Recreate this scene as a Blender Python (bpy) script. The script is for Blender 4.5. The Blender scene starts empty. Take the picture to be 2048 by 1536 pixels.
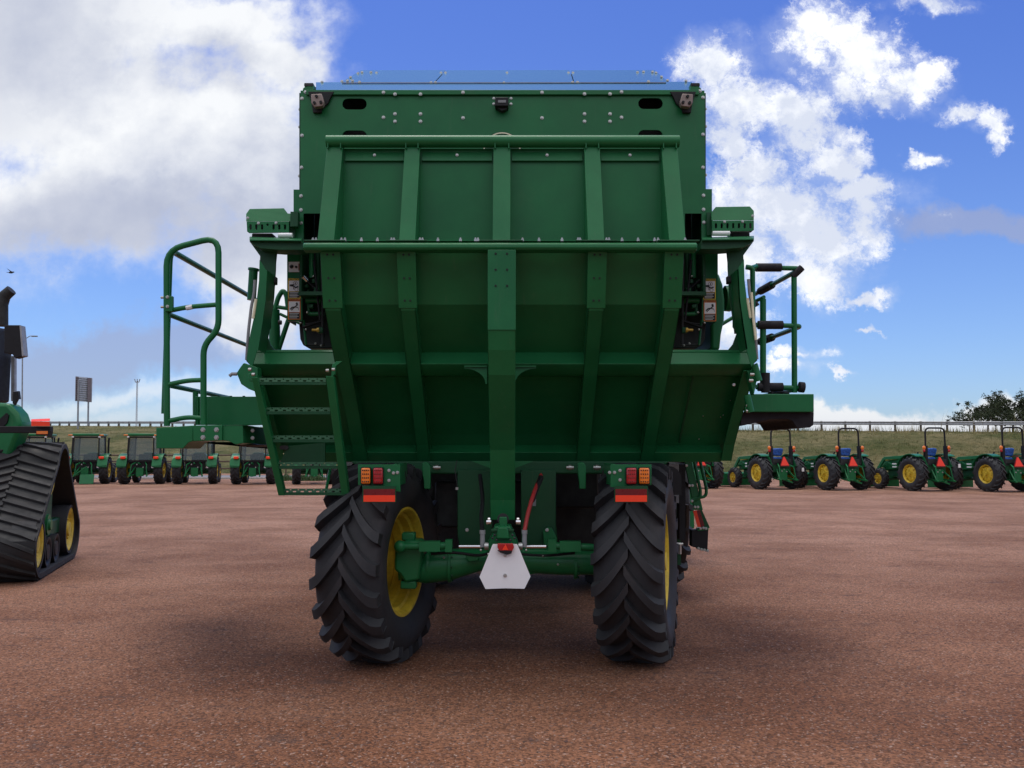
import bpy, bmesh, math, random
from mathutils import Vector, Matrix
random.seed(7)
C = bpy.context.scene.collection
S = bpy.context.scene
R = math.radians

# ------------------------------------------------------------------ camera
F = 1657.0                      # focal length in photo pixels
PITCH = math.atan(137.0 / F)
CAMZ = 1.6
cam = bpy.data.cameras.new('camera'); camo = bpy.data.objects.new('camera', cam); C.objects.link(camo)
camo.location = (0, 0, CAMZ); camo.rotation_euler = (R(90) + PITCH, 0, 0)
cam.sensor_width = 36.0; cam.lens = F / 2048 * 36.0
cam.clip_start = 0.1; cam.clip_end = 4000
S.camera = camo
S.view_settings.view_transform = 'Standard'; S.view_settings.look = 'None'
S.view_settings.exposure = 0.0; S.view_settings.gamma = 1.0
S.cycles.max_bounces = 6

def P(px, py, Y):
    """world point seen at photo pixel (px,py) lying at distance Y ahead of the camera"""
    dx = (px - 1024) / F; dy = (768 - py) / F
    t = Y / (math.cos(PITCH) - dy * math.sin(PITCH))
    return Vector((dx * t, Y, CAMZ + t * (math.sin(PITCH) + dy * math.cos(PITCH))))
def D(py, d):
    """(Y, Z) of the ray row py at camera depth d"""
    dy = (768 - py) / F
    return (d * (math.cos(PITCH) - dy * math.sin(PITCH)), CAMZ + d * (math.sin(PITCH) + dy * math.cos(PITCH)))

# ------------------------------------------------------------------ sun + sky
SUN_EL, SUN_AZ = 76.0, -25.0      # azimuth measured from +Y towards +X
sun = bpy.data.lights.new('sun', 'SUN'); suno = bpy.data.objects.new('sun', sun); C.objects.link(suno)
sun.energy = 1.4; sun.angle = R(28); sun.color = (1.0, 0.93, 0.85)
d = Vector((math.sin(R(SUN_AZ)) * math.cos(R(SUN_EL)), math.cos(R(SUN_AZ)) * math.cos(R(SUN_EL)), math.sin(R(SUN_EL))))
suno.rotation_euler = d.to_track_quat('Z', 'Y').to_euler()
suno.location = (0, 0, 30)

W = bpy.data.worlds.new('World'); S.world = W; W.use_nodes = True
nt = W.node_tree; nt.nodes.clear(); L = nt.links
class G:
    """small node-graph helper"""
    def __init__(s, nt): s.nt = nt
    def put(s, sock, v):
        if v is None: return
        if isinstance(v, bpy.types.NodeSocket): s.nt.links.new(v, sock)
        else: sock.default_value = v
    def math(s, op, a, b=None, c=None, clamp=False):
        n = s.nt.nodes.new('ShaderNodeMath'); n.operation = op; n.use_clamp = clamp
        s.put(n.inputs[0], a); s.put(n.inputs[1], b)
        if c is not None: s.put(n.inputs[2], c)
        return n.outputs[0]
    def vec(s, op, a, b=None, scale=None):
        n = s.nt.nodes.new('ShaderNodeVectorMath'); n.operation = op
        s.put(n.inputs[0], a); s.put(n.inputs[1], b)
        if scale is not None: s.put(n.inputs['Scale'], scale)
        return n.outputs['Value'] if op in ('LENGTH', 'DOT_PRODUCT') else n.outputs[0]
    def comb(s, x, y, z):
        n = s.nt.nodes.new('ShaderNodeCombineXYZ')
        for i, v in enumerate((x, y, z)): s.put(n.inputs[i], v)
        return n.outputs[0]
    def sep(s, v):
        n = s.nt.nodes.new('ShaderNodeSeparateXYZ'); s.put(n.inputs[0], v); return n.outputs
    def noise(s, v, scale, detail=4, rough=.5, lac=2.0, dist=0.0, col=False):
        n = s.nt.nodes.new('ShaderNodeTexNoise'); s.put(n.inputs['Vector'], v)
        n.inputs['Scale'].default_value = scale; n.inputs['Detail'].default_value = detail
        n.inputs['Roughness'].default_value = rough; n.inputs['Lacunarity'].default_value = lac
        n.inputs['Distortion'].default_value = dist
        return n.outputs['Color'] if col else n.outputs['Fac']
    def voro(s, v, scale, out='Color', feature='F1'):
        n = s.nt.nodes.new('ShaderNodeTexVoronoi'); n.feature = feature; s.put(n.inputs['Vector'], v)
        n.inputs['Scale'].default_value = scale
        return n.outputs[out]
    def smooth(s, v, a, b, c=0.0, d=1.0, kind='SMOOTHSTEP'):
        n = s.nt.nodes.new('ShaderNodeMapRange'); n.interpolation_type = kind
        s.put(n.inputs[0], v); s.put(n.inputs[1], a); s.put(n.inputs[2], b); s.put(n.inputs[3], c); s.put(n.inputs[4], d)
        return n.outputs[0]
    def mix(s, fac, a, b, mode='MIX'):
        n = s.nt.nodes.new('ShaderNodeMix'); n.data_type = 'RGBA'; n.blend_type = mode
        s.put(n.inputs[0], fac)
        ia = [i for i in n.inputs if i.type == 'RGBA']
        for q, v in zip(ia, (a, b)):
            if isinstance(v, tuple) and len(v) == 3: v = v + (1,)
            s.put(q, v)
        return [o for o in n.outputs if o.type == 'RGBA'][0]
    def bump(s, h, strength=.3, dist=.01):
        n = s.nt.nodes.new('ShaderNodeBump'); n.inputs['Strength'].default_value = strength
        n.inputs['Distance'].default_value = dist; s.put(n.inputs['Height'], h); return n.outputs[0]

g = G(nt)
sky = nt.nodes.new('ShaderNodeTexSky'); sky.sky_type = 'NISHITA'; sky.sun_disc = False
sky.sun_elevation = R(SUN_EL); sky.sun_rotation = R(SUN_AZ); sky.air_density = 1.0; sky.dust_density = 0.6; sky.ozone_density = 2.5
tc = nt.nodes.new('ShaderNodeTexCoord').outputs['Generated']
xs, ys, zs = g.sep(tc)[0:3]
yy = g.math('MAXIMUM', g.math('ABSOLUTE', ys), 0.06)
u = g.math('DIVIDE', xs, yy); v = g.math('DIVIDE', zs, yy)
flat = g.comb(u, v, 0.0)
w1 = g.vec('SUBTRACT', g.noise(flat, 5.0, 3, .55, col=True), (.5, .5, .5))
w2 = g.vec('SUBTRACT', g.noise(flat, 19.0, 4, .6, col=True), (.5, .5, .5))
w3 = g.vec('SUBTRACT', g.noise(flat, 70.0, 5, .65, col=True), (.5, .5, .5))
wp = g.vec('ADD', flat, g.vec('ADD', g.vec('SCALE', w1, None, .13), g.vec('ADD', g.vec('SCALE', w2, None, .05), g.vec('SCALE', w3, None, .022))))
wp = g.vec('MULTIPLY', wp, (1, 1, 0))
def blobs(lst, p):
    out = None
    for (px, py, rx, ry) in lst:
        q = P(px, py, 1.0); cu, cv = q.x, q.z - CAMZ
        dd = g.vec('LENGTH', g.vec('MULTIPLY', g.vec('SUBTRACT', p, (cu, cv, 0)), (F / rx, F / ry, 0)))
        b = g.math('SUBTRACT', 1.0, dd)
        if out is None: out = b
        else: out = g.math('SMOOTH_MAX', out, b, .25)
    return g.math('MAXIMUM', out, -1.0)
LEFT = [(20, 130, 330, 230), (230, 240, 330, 230), (430, 270, 260, 190), (200, 410, 380, 130), (560, 120, 130, 80), (140, 10, 320, 130),
        (440, 40, 240, 80), (540, 380, 170, 160), (480, 520, 140, 90), (530, 640, 100, 70), (-300, 300, 400, 300)]
RIGHT = [(1440, 110, 90, 70), (1480, 190, 110, 90), (1450, 265, 60, 70), (1630, 55, 90, 70), (1710, 120, 110, 80), (1800, 178, 100, 50),
         (1850, 15, 90, 22), (1600, 230, 75, 90), (1660, 290, 60, 60), (1700, 320, 50, 50), (1550, 400, 180, 100), (1640, 450, 160, 100), (1500, 330, 90, 60), (1740, 390, 80, 40),
         (1620, 550, 110, 60), (1760, 450, 70, 60), (1470, 500, 120, 120), (1925, 245, 50, 28), (1975, 275, 50, 28), (1990, 295, 35, 25),
         (1560, 745, 70, 18), (1600, 715, 50, 16), (1740, 600, 50, 16), (1725, 655, 26, 8), (1670, 750, 36, 9), (1480, 640, 70, 30), (1850, 330, 26, 14), (1460, 690, 60, 40)]
GREY = [(150, 700, 330, 75), (380, 680, 230, 85), (40, 720, 240, 60), (1930, 455, 150, 50), (2040, 470, 100, 40)]
BANK = [(1850, 850, 380, 52), (2010, 830, 230, 66), (1700, 838, 200, 26), (280, 790, 260, 26), (100, 840, 300, 24), (450, 800, 120, 30), (2150, 800, 150, 60)]
bl = blobs(LEFT, wp); br = blobs(RIGHT, wp); bg_ = blobs(GREY, wp); bb = blobs(BANK, wp)
fb = g.math('SUBTRACT', g.noise(flat, 9.0, 8, .62), .5)
fb2 = g.math('SUBTRACT', g.noise(flat, 13.0, 10, .70), .5)
cl = g.smooth(g.math('ADD', bl, g.math('MULTIPLY', fb, 1.6)), -.12, .45)
fbw = g.math('SUBTRACT', g.noise(g.vec('ADD', flat, g.vec('SCALE', w3, None, .05)), 22.0, 12, .66), .5)
cr = g.smooth(g.math('ADD', g.math('ADD', br, g.math('MULTIPLY', fb2, 2.2)), g.math('MULTIPLY', fbw, 2.2)), -.12, .72)
cg = g.smooth(g.math('ADD', bg_, g.math('MULTIPLY', fb, .9)), -.05, .55)
cb = g.smooth(g.math('ADD', bb, g.math('MULTIPLY', fb, .7)), g.smooth(u, -.2, .2, -.5, .0), g.smooth(u, -.2, .2, .9, .45))
# relief: density difference along the light direction, plus slow tone variation
sh = g.vec('ADD', flat, (-.012, .022, 0))
rel = g.math('SUBTRACT', g.noise(flat, 9.0, 6, .55), g.noise(sh, 9.0, 6, .55))
relR = g.math('MULTIPLY', rel, 4.0)
rel2 = g.math('SUBTRACT', g.noise(flat, 4.5, 5, .5), g.noise(g.vec('ADD', flat, (-.03, .05, 0)), 4.5, 5, .5))
relL = g.math('ADD', g.math('ADD', g.math('MULTIPLY', rel2, 2.0), g.math('MULTIPLY', rel, .7)), g.math('MULTIPLY', fbw, .5))
tone = g.noise(g.vec('MULTIPLY', flat, (1, 1.4, 0)), 3.2, 4, .5)
ltL = g.math('ADD', g.math('ADD', g.math('MULTIPLY', g.smooth(tone, .36, .64), .55), relL), g.math('MULTIPLY', g.smooth(v, .12, .42), .50), clamp=True)
edgeR = g.math('MULTIPLY', g.smooth(g.math('SUBTRACT', br, g.math('MULTIPLY', v, .5)), .05, .6), .18)
lt = g.math('SUBTRACT', g.math('ADD', g.math('ADD', g.smooth(tone, .36, .62), relR), g.math('MULTIPLY', fbw, 1.6)), edgeR, clamp=True)
left_low = g.smooth(v, .14, .46)
corner = g.smooth(blobs([(-60, -40, 420, 420), (430, 120, 130, 90), (250, 470, 420, 120)], wp), -.1, .7, 0, .62)
colL = g.mix(corner, g.mix(ltL, (4.3, 4.8, 6.3), (9.0, 9.2, 9.5)), (4.6, 5.0, 6.3))
colR = g.mix(g.math('ADD', g.math('MULTIPLY', lt, .7), .3, clamp=True), (5.2, 5.9, 7.7), (10.8, 10.9, 11.0))
colG = (3.5, 3.9, 5.6); colB = g.mix(g.smooth(v, -.02, .07), (6.0, 6.4, 7.2), (8.6, 8.8, 9.0))
blue = g.mix(1.0, sky.outputs[0], (0.80, 0.98, 1.42), 'MULTIPLY')
top = g.mix(1.0, blue, g.mix(g.smooth(v, .08, .62), (1.02, 1.02, .98), (.74, .80, 1.02)), 'MULTIPLY')
front = g.mix(g.math('MULTIPLY', cb, g.smooth(u, -.25, .2, .55, 1.0)), top, colB)
front = g.mix(g.math('MULTIPLY', cg, .62), front, colG)
veil = g.math('MAXIMUM', g.smooth(g.math('ADD', bl, g.math('MULTIPLY', fb, 1.8)), -.45, .5, 0, .55), g.smooth(g.math('ADD', br, g.math('MULTIPLY', fb, 2.4)), -.45, .7, 0, .30))
front = g.mix(veil, front, (7.2, 7.8, 9.2))
front = g.mix(cl, front, colL)
front = g.mix(cr, front, colR)
# behind and overhead: unseen cloud, brightened high, dimmed low to light rear panels
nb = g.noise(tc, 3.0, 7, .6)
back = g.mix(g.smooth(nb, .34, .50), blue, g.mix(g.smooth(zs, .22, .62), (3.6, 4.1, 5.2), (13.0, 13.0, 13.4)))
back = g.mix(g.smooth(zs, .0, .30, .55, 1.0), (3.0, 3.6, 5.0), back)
isf = g.math('MULTIPLY', g.smooth(ys, .25, .40), g.smooth(zs, .90, .78))
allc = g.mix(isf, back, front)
low = g.smooth(zs, -.03, .0)
allc = g.mix(low, (1.6, 1.5, 1.5), allc)
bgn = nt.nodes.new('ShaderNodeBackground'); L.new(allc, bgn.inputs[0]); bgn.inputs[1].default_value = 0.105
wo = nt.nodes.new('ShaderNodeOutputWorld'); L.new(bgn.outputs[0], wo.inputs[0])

# ------------------------------------------------------------------ materials
def bsdf(name):
    m = bpy.data.materials.new(name); m.use_nodes = True
    t = m.node_tree; b = t.nodes['Principled BSDF']; return m, G(t), b
def objco(g): return g.nt.nodes.new('ShaderNodeTexCoord').outputs['Object']
def geo(g): return g.nt.nodes.new('ShaderNodeNewGeometry').outputs['Position']
def simple(name, col, rough=.5, metal=0.0, var=.12, scale=6.0, bump=0.0, bscale=120, coat=0.0, spec=.5):
    m, g, b = bsdf(name)
    co = objco(g)
    n = g.noise(co, scale, 5, .6)
    c1 = tuple(c * (1 - var) for c in col); c2 = tuple(min(1, c * (1 + var)) for c in col)
    g.put(b.inputs['Base Color'], g.mix(g.smooth(n, .3, .7), c1, c2))
    g.put(b.inputs['Roughness'], g.smooth(g.noise(co, scale * 2.3, 4, .6), .3, .7, max(0.02, rough - .06), min(1, rough + .08)))
    b.inputs['Metallic'].default_value = metal
    b.inputs['Coat Weight'].default_value = coat
    b.inputs['Coat Roughness'].default_value = .12
    b.inputs['Specular IOR Level'].default_value = spec
    if bump: g.put(b.inputs['Normal'], g.bump(g.noise(co, bscale, 3, .6), bump, .004))
    return m
M = {}
def paint(name, col, rough=.34):
    m, g, b = bsdf(name); co = geo(g)
    n = g.noise(co, 1.7, 5, .6); f = g.noise(co, 60, 3, .7)
    c = g.mix(g.smooth(n, .35, .7), tuple(x * .9 for x in col), tuple(x * 1.12 for x in col))
    dust = g.math('MULTIPLY', g.smooth(g.noise(co, 4.0, 7, .7), .55, .8), .05)     # thin dust film in patches
    c = g.mix(dust, c, (.22, .17, .13))
    streak = g.noise(g.vec('MULTIPLY', co, (9, 9, .7)), 3.0, 4, .6)
    c = g.mix(g.math('MULTIPLY', g.smooth(streak, .60, .78), .10), c, (.16, .15, .12))
    g.put(b.inputs['Base Color'], c)
    g.put(b.inputs['Roughness'], g.smooth(g.math('ADD', n, dust), .3, .75, rough - .05, rough + .12))
    g.put(b.inputs['Normal'], g.bump(g.math('ADD', g.math('ADD', f, g.math('MULTIPLY', g.noise(co, 5, 2, .5), 2.0)), g.math('MULTIPLY', g.noise(co, 1.6, 2, .4), 9.0)), .14, .0018))
    b.inputs['Coat Weight'].default_value = .08; b.inputs['Coat Roughness'].default_value = .25; b.inputs['Specular IOR Level'].default_value = .26
    return m
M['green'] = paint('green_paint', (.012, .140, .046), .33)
M['green_dark'] = paint('dark_green_paint', (.009, .072, .027), .45)  # darker, rougher copy of the green paint
M['yellow'] = simple('yellow_paint', (.60, .43, .035), .5, var=.30, scale=7, bump=.1)
M['black'] = simple('black_paint', (.010, .010, .012), .55, spec=.3)
M['dark'] = simple('dark_grimy_metal', (.022, .024, .024), .6, metal=.2, var=.4)
M['foam'] = simple('black_foam', (.014, .012, .016), .8, bump=.4, bscale=200)
M['steel'] = simple('zinc_plated_steel', (.46, .46, .44), .36, metal=.9)
M['chrome'] = simple('chrome_rod', (.80, .78, .78), .12, metal=1.0, var=.03)
def sheet():
    m, g, b = bsdf('bright_sheet_metal'); b.inputs['Base Color'].default_value = (.17, .40, .47, 1); b.inputs['Metallic'].default_value = .8; b.inputs['Roughness'].default_value = .2
    return m
M['sheet'] = sheet()
M['white'] = simple('white_plate', (.84, .84, .86), .5, var=.04, scale=3)
M['grey'] = simple('grey_paint', (.22, .23, .24), .5)
M['amber'] = simple('amber_lens', (.85, .20, .01), .18, coat=.6)
M['red'] = simple('red_lens', (.42, .008, .012), .18, coat=.6)
M['darkred'] = simple('dark_red_reflector', (.16, .004, .006), .3)
def glow(name, col, e):
    m, g, b = bsdf(name); co = objco(g)
    g.put(b.inputs['Base Color'], g.mix(g.noise(co, 30, 2), tuple(c * .93 for c in col), col))
    b.inputs['Roughness'].default_value = .4
    return m
M['orange'] = glow('fluorescent_orange', (1.0, .055, .012), 0)
M['rednose'] = glow('fluorescent_red_orange', (1.0, .05, .02), 0)
M['blue'] = simple('blue_plastic_wrap', (.015, .09, .36), .3, var=.5, scale=14, bump=.6, bscale=20)
M['brass'] = simple('yellow_fitting', (.60, .36, .05), .4)
M['hose'] = simple('red_hose', (.30, .02, .02), .5)
M['brown'] = simple('brown_steel_pipe', (.085, .05, .035), .7)
M['galv'] = simple('galvanised_rail', (.30, .31, .33), .5, metal=.4, var=.2)
M['wood'] = simple('weathered_post', (.10, .085, .075), .85, var=.3)
M['alu'] = simple('aluminium_sign_back', (.55, .58, .66), .45, metal=.3)
M['bark'] = simple('bark', (.07, .05, .04), .9, var=.3)
M['cream'] = simple('cream_decal', (.75, .72, .5), .4)
M['text'] = simple('white_print', (.8, .8, .8), .5, var=.02)
M['pictblack'] = simple('black_print', (.015, .015, .018), .5)
M['cautiony'] = simple('caution_yellow_print', (.80, .55, .05), .45)
M['warno'] = simple('warning_orange_print', (.80, .22, .03), .45)
def rubber(name='tyre_rubber', k=1.0):
    m, g, b = bsdf(name); co = objco(g)
    n = g.noise(co, 5, 6, .65)
    dust = g.smooth(g.noise(co, 2.2, 7, .7), .45, .75)
    c = g.mix(g.smooth(n, .3, .7), (.012 * k, .013 * k, .017 * k), (.024 * k, .025 * k, .029 * k))
    c = g.mix(g.math('MULTIPLY', dust, .14), c, (.13, .085, .07))
    g.put(b.inputs['Base Color'], c); b.inputs['Roughness'].default_value = .68
    g.put(b.inputs['Roughness'], g.smooth(n, .3, .7, .58, .78))
    g.put(b.inputs['Normal'], g.bump(g.noise(co, 90, 4, .7), .25, .003))
    return m
M['rubber'] = rubber(); M['trackrubber'] = rubber('black_track_rubber', .5)
def glassm():
    m, g, b = bsdf('tinted_cab_glass'); co = objco(g)
    g.put(b.inputs['Base Color'], g.mix(g.noise(co, 2, 2), (.10, .14, .14), (.15, .19, .20)))
    b.inputs['Roughness'].default_value = .06; b.inputs['Alpha'].default_value = .45
    return m
M['glass'] = glassm()

# ------------------------------------------------------------------ mesh helpers
ORG = {}
def fillet(pts, r, n=5):
    pts = [Vector(p) for p in pts]; out = [pts[0]]
    for i in range(1, len(pts) - 1):
        a, b, c = pts[i - 1], pts[i], pts[i + 1]
        d1 = (a - b); d2 = (c - b); rr = min(r, d1.length * .49, d2.length * .49)
        p1 = b + d1.normalized() * rr; p2 = b + d2.normalized() * rr
        for k in range(n + 1):
            t = k / n; out.append((1 - t) ** 2 * p1 + 2 * t * (1 - t) * b + t * t * p2)
    out.append(pts[-1]); return out
class MB:
    def __init__(s): s.v = []; s.f = []
    def add(s, vs, fs):
        o = len(s.v); s.v += [Vector(p) for p in vs]; s.f += [tuple(i + o for i in f) for f in fs]; return s
    def hexa(s, p):
        return s.add(p, [(0, 1, 2, 3), (7, 6, 5, 4), (0, 4, 5, 1), (1, 5, 6, 2), (2, 6, 7, 3), (3, 7, 4, 0)])
    def box(s, c, d, rot=None):
        c = Vector(c); h = [x / 2 for x in d]
        p = [Vector((sx * h[0], sy * h[1], sz * h[2])) for sz in (-1, 1) for sx, sy in ((-1, -1), (1, -1), (1, 1), (-1, 1))]
        if rot is not None: p = [rot @ q for q in p]
        return s.hexa([c + q for q in p])
    def prism(s, pts, vec):
        n = len(pts); pts = [Vector(p) for p in pts]; vec = Vector(vec)
        fs = [tuple(range(n)), tuple(range(2 * n - 1, n - 1, -1))] + [(i, (i + 1) % n, (i + 1) % n + n, i + n) for i in range(n)]
        return s.add(pts + [p + vec for p in pts], fs)
    def bar(s, a, b, w, h=None, up=(0, 0, 1)):
        a = Vector(a); b = Vector(b); h = h or w; d = (b - a).normalized(); up = Vector(up)
        if abs(d.dot(up)) > .95: up = Vector((0, 1, 0))
        x = d.cross(up).normalized() * (w / 2); z = x.cross(d).normalized() * (h / 2)
        return s.hexa([a - x - z, a + x - z, a + x + z, a - x + z, b - x - z, b + x - z, b + x + z, b - x + z])
    def tube(s, pts, r, n=10, bend=0):
        pts = fillet(pts, bend) if bend else [Vector(p) for p in pts]
        m = len(pts); rs = r if isinstance(r, (list, tuple)) else [r] * m
        up = None; vs = []; fs = []
        for i, p in enumerate(pts):
            t = (pts[min(i + 1, m - 1)] - pts[max(i - 1, 0)])
            t = t.normalized() if t.length > 1e-9 else Vector((0, 0, 1))
            if up is None:
                up = Vector((0, 0, 1)) if abs(t.z) < .9 else Vector((1, 0, 0))
            x = t.cross(up)
            if x.length < 1e-6: x = t.cross(Vector((0, 1, 0)))
            x.normalize(); up = x.cross(t).normalized()
            for k in range(n):
                a = 2 * math.pi * k / n; vs.append(p + (x * math.cos(a) + up * math.sin(a)) * rs[i])
        for i in range(m - 1):
            for k in range(n):
                k2 = (k + 1) % n; fs.append((i * n + k, i * n + k2, (i + 1) * n + k2, (i + 1) * n + k))
        fs.append(tuple(range(n - 1, -1, -1))); fs.append(tuple((m - 1) * n + k for k in range(n)))
        return s.add(vs, fs)
    def lathe(s, prof, c=(0, 0, 0), n=32, axis='X', close=False):
        c = Vector(c); m = len(prof); vs = []; fs = []
        for k in range(n):
            a = 2 * math.pi * k / n; ca, sa = math.cos(a), math.sin(a)
            for (x, r) in prof:
                if axis == 'X': q = (x, -r * ca, r * sa)
                elif axis == 'Y': q = (r * ca, x, r * sa)
                else: q = (r * ca, r * sa, x)
                vs.append(c + Vector(q))
        for k in range(n):
            k2 = (k + 1) % n
            for i in range(m if close else m - 1):
                i2 = (i + 1) % m; fs.append((k * m + i, k * m + i2, k2 * m + i2, k2 * m + i))
        return s.add(vs, fs)
    def cyl(s, a, b, r, n=12): return s.tube([a, b], r, n)
    def ball(s, c, r, n=10, sq=(1, 1, 1)):
        c = Vector(c); vs = []; fs = []; m = max(4, n // 2)
        for i in range(m + 1):
            th = math.pi * i / m
            for k in range(n):
                a = 2 * math.pi * k / n
                vs.append(c + Vector((math.sin(th) * math.cos(a) * r * sq[0], math.sin(th) * math.sin(a) * r * sq[1], math.cos(th) * r * sq[2])))
        for i in range(m):
            for k in range(n):
                k2 = (k + 1) % n; fs.append((i * n + k, i * n + k2, (i + 1) * n + k2, (i + 1) * n + k))
        return s.add(vs, fs)
    def pix(s, pts, Y, th):
        """plate: outline given as photo pixels at distance Y (one value or one per corner), th thick going away"""
        ys = Y if isinstance(Y, (list, tuple)) else [Y] * len(pts)
        return s.prism([P(a, b, y) for (a, b), y in zip(pts, ys)], (0, th, 0))
    def rect(s, x0, y0, x1, y1, Y, th): return s.pix([(x0, y0), (x1, y0), (x1, y1), (x0, y1)], Y, th)
    def build(s, name, mat, parent=None, bevel=0, smooth=38, org=None):
        me = bpy.data.meshes.new(name)
        if org is None: org = ORG.get(parent.name, Vector((0, 0, 0))) if parent else Vector((0, 0, 0))
        me.from_pydata([tuple(p - org) for p in s.v], [], s.f)
        bm = bmesh.new(); bm.from_mesh(me)
        bmesh.ops.remove_doubles(bm, verts=bm.verts, dist=1e-5)
        bmesh.ops.recalc_face_normals(bm, faces=bm.faces); bm.to_mesh(me); bm.free()
        if smooth:
            for p in me.polygons: p.use_smooth = True
            me.set_sharp_from_angle(angle=R(smooth))
        me.materials.append(M[mat] if isinstance(mat, str) else mat)
        o = bpy.data.objects.new(name, me); C.objects.link(o)
        if parent: o.parent = parent
        else: o.location = org
        ORG[o.name] = org
        if bevel:
            md = o.modifiers.new('bevel', 'BEVEL'); md.width = bevel; md.segments = 2; md.limit_method = 'ANGLE'; md.angle_limit = R(40)
        return o
def plate(outline, holes, th, fr, to):
    """flat plate with real holes. outline/holes are 2D loops; fr(a,b,c)->world. returns an MB"""
    cu = bpy.data.curves.new('tmp', 'CURVE'); cu.dimensions = '2D'; cu.fill_mode = 'BOTH'; cu.extrude = th / 2
    for lp in [outline] + holes:
        sp = cu.splines.new('POLY'); sp.points.add(len(lp) - 1)
        for p, (a, b) in zip(sp.points, lp): p.co = (a, b, 0, 1)
        sp.use_cyclic_u = True
    ob = bpy.data.objects.new('tmp', cu); C.objects.link(ob)
    dg = bpy.context.evaluated_depsgraph_get()
    me = bpy.data.meshes.new_from_object(ob.evaluated_get(dg))
    mb = MB(); mb.add([fr(v_.co.x, v_.co.y, v_.co.z + th / 2) for v_ in me.vertices], [tuple(p.vertices) for p in me.polygons])
    bpy.data.objects.remove(ob); bpy.data.curves.remove(cu); bpy.data.meshes.remove(me)
    return mb
def pill(cx, cy, w, h, n=8):
    """horizontal or vertical rounded slot"""
    r = min(w, h) / 2; out = []
    if w >= h:
        for sx, a0 in ((1, -90), (-1, 90)):
            for k in range(n + 1):
                a = R(a0 + 180 * k / n); out.append((cx + sx * (w / 2 - r) + r * math.cos(a), cy + r * math.sin(a)))
    else:
        for sy, a0 in ((1, 0), (-1, 180)):
            for k in range(n + 1):
                a = R(a0 + 180 * k / n); out.append((cx + r * math.cos(a), cy + sy * (h / 2 - r) + r * math.sin(a)))
    return out
def pxplate(outline, holes, Y, th):
    """plate with holes in the vertical plane at distance Y, loops in photo pixels"""
    def cv(lp): return [(P(a, b, Y).x, P(a, b, Y).z) for a, b in lp]
    return plate(cv(outline), [cv(h) for h in holes], th, lambda a, b, c: Vector((a, Y + c, b)), None)
def tag(o, label=None, cat=None, group=None, kind=None):
    for k, v_ in (('label', label), ('category', cat), ('group', group), ('kind', kind)):
        if v_: o[k] = v_
    return o
def thing(name, label, cat, loc=(0, 0, 0), rz=0, group=None, inplace=False):
    o = bpy.data.objects.new(name, None); C.objects.link(o); o.location = loc; o.rotation_euler = (0, 0, rz)
    o.empty_display_size = .2
    ORG[o.name] = Vector(loc) if inplace else Vector((0, 0, 0))
    return tag(o, label, cat, group)
def solo(parent, name, mat, items, bevel=0):
    """several small separate pieces, each an object of its own; items = list of (centre, size)"""
    for c, d in items: MB().box(c, d).build(name, mat, parent, bevel=bevel)
def dup(root, loc, rz, label):
    def cp(o, par):
        c = o.copy(); C.objects.link(c); c.parent = par
        for ch in kids[o.name]: cp(ch, c)
        return c
    kids = {}
    def walk(o):
        kids[o.name] = list(o.children)
        for ch in o.children: walk(ch)
    walk(root)
    r = cp(root, None); r.location = loc; r.rotation_euler = (0, 0, rz); r['label'] = label
    return r
_shared = {}
def child_copy(src, name, loc, parent, rot=None):
    o = bpy.data.objects.new(name, src); C.objects.link(o); o.parent = parent
    o.location = loc
    if rot: o.rotation_euler = rot
    return o
def mesh_of(mb, name, mat, bevel=0):
    o = mb.build(name, mat); me = o.data; bpy.data.objects.remove(o); return me
def bolt_mesh(r, h=.012):
    key = ('bolt', r)
    if key not in _shared:
        mb = MB()
        mb.lathe([(0, r * 1.55), (-.003, r * 1.5), (-.0035, r * 1.0), (-h, r * .95), (-h, 0)], n=6 if r > .011 else 8, axis='Y')
        _shared[key] = mesh_of(mb, 'bolt', 'steel')
    return _shared[key]
def bolt(px, py, Y, parent, r=.011):
    o = child_copy(bolt_mesh(r), 'bolt', P(px, py, Y) - ORG[parent.name], parent)
    return o

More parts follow.
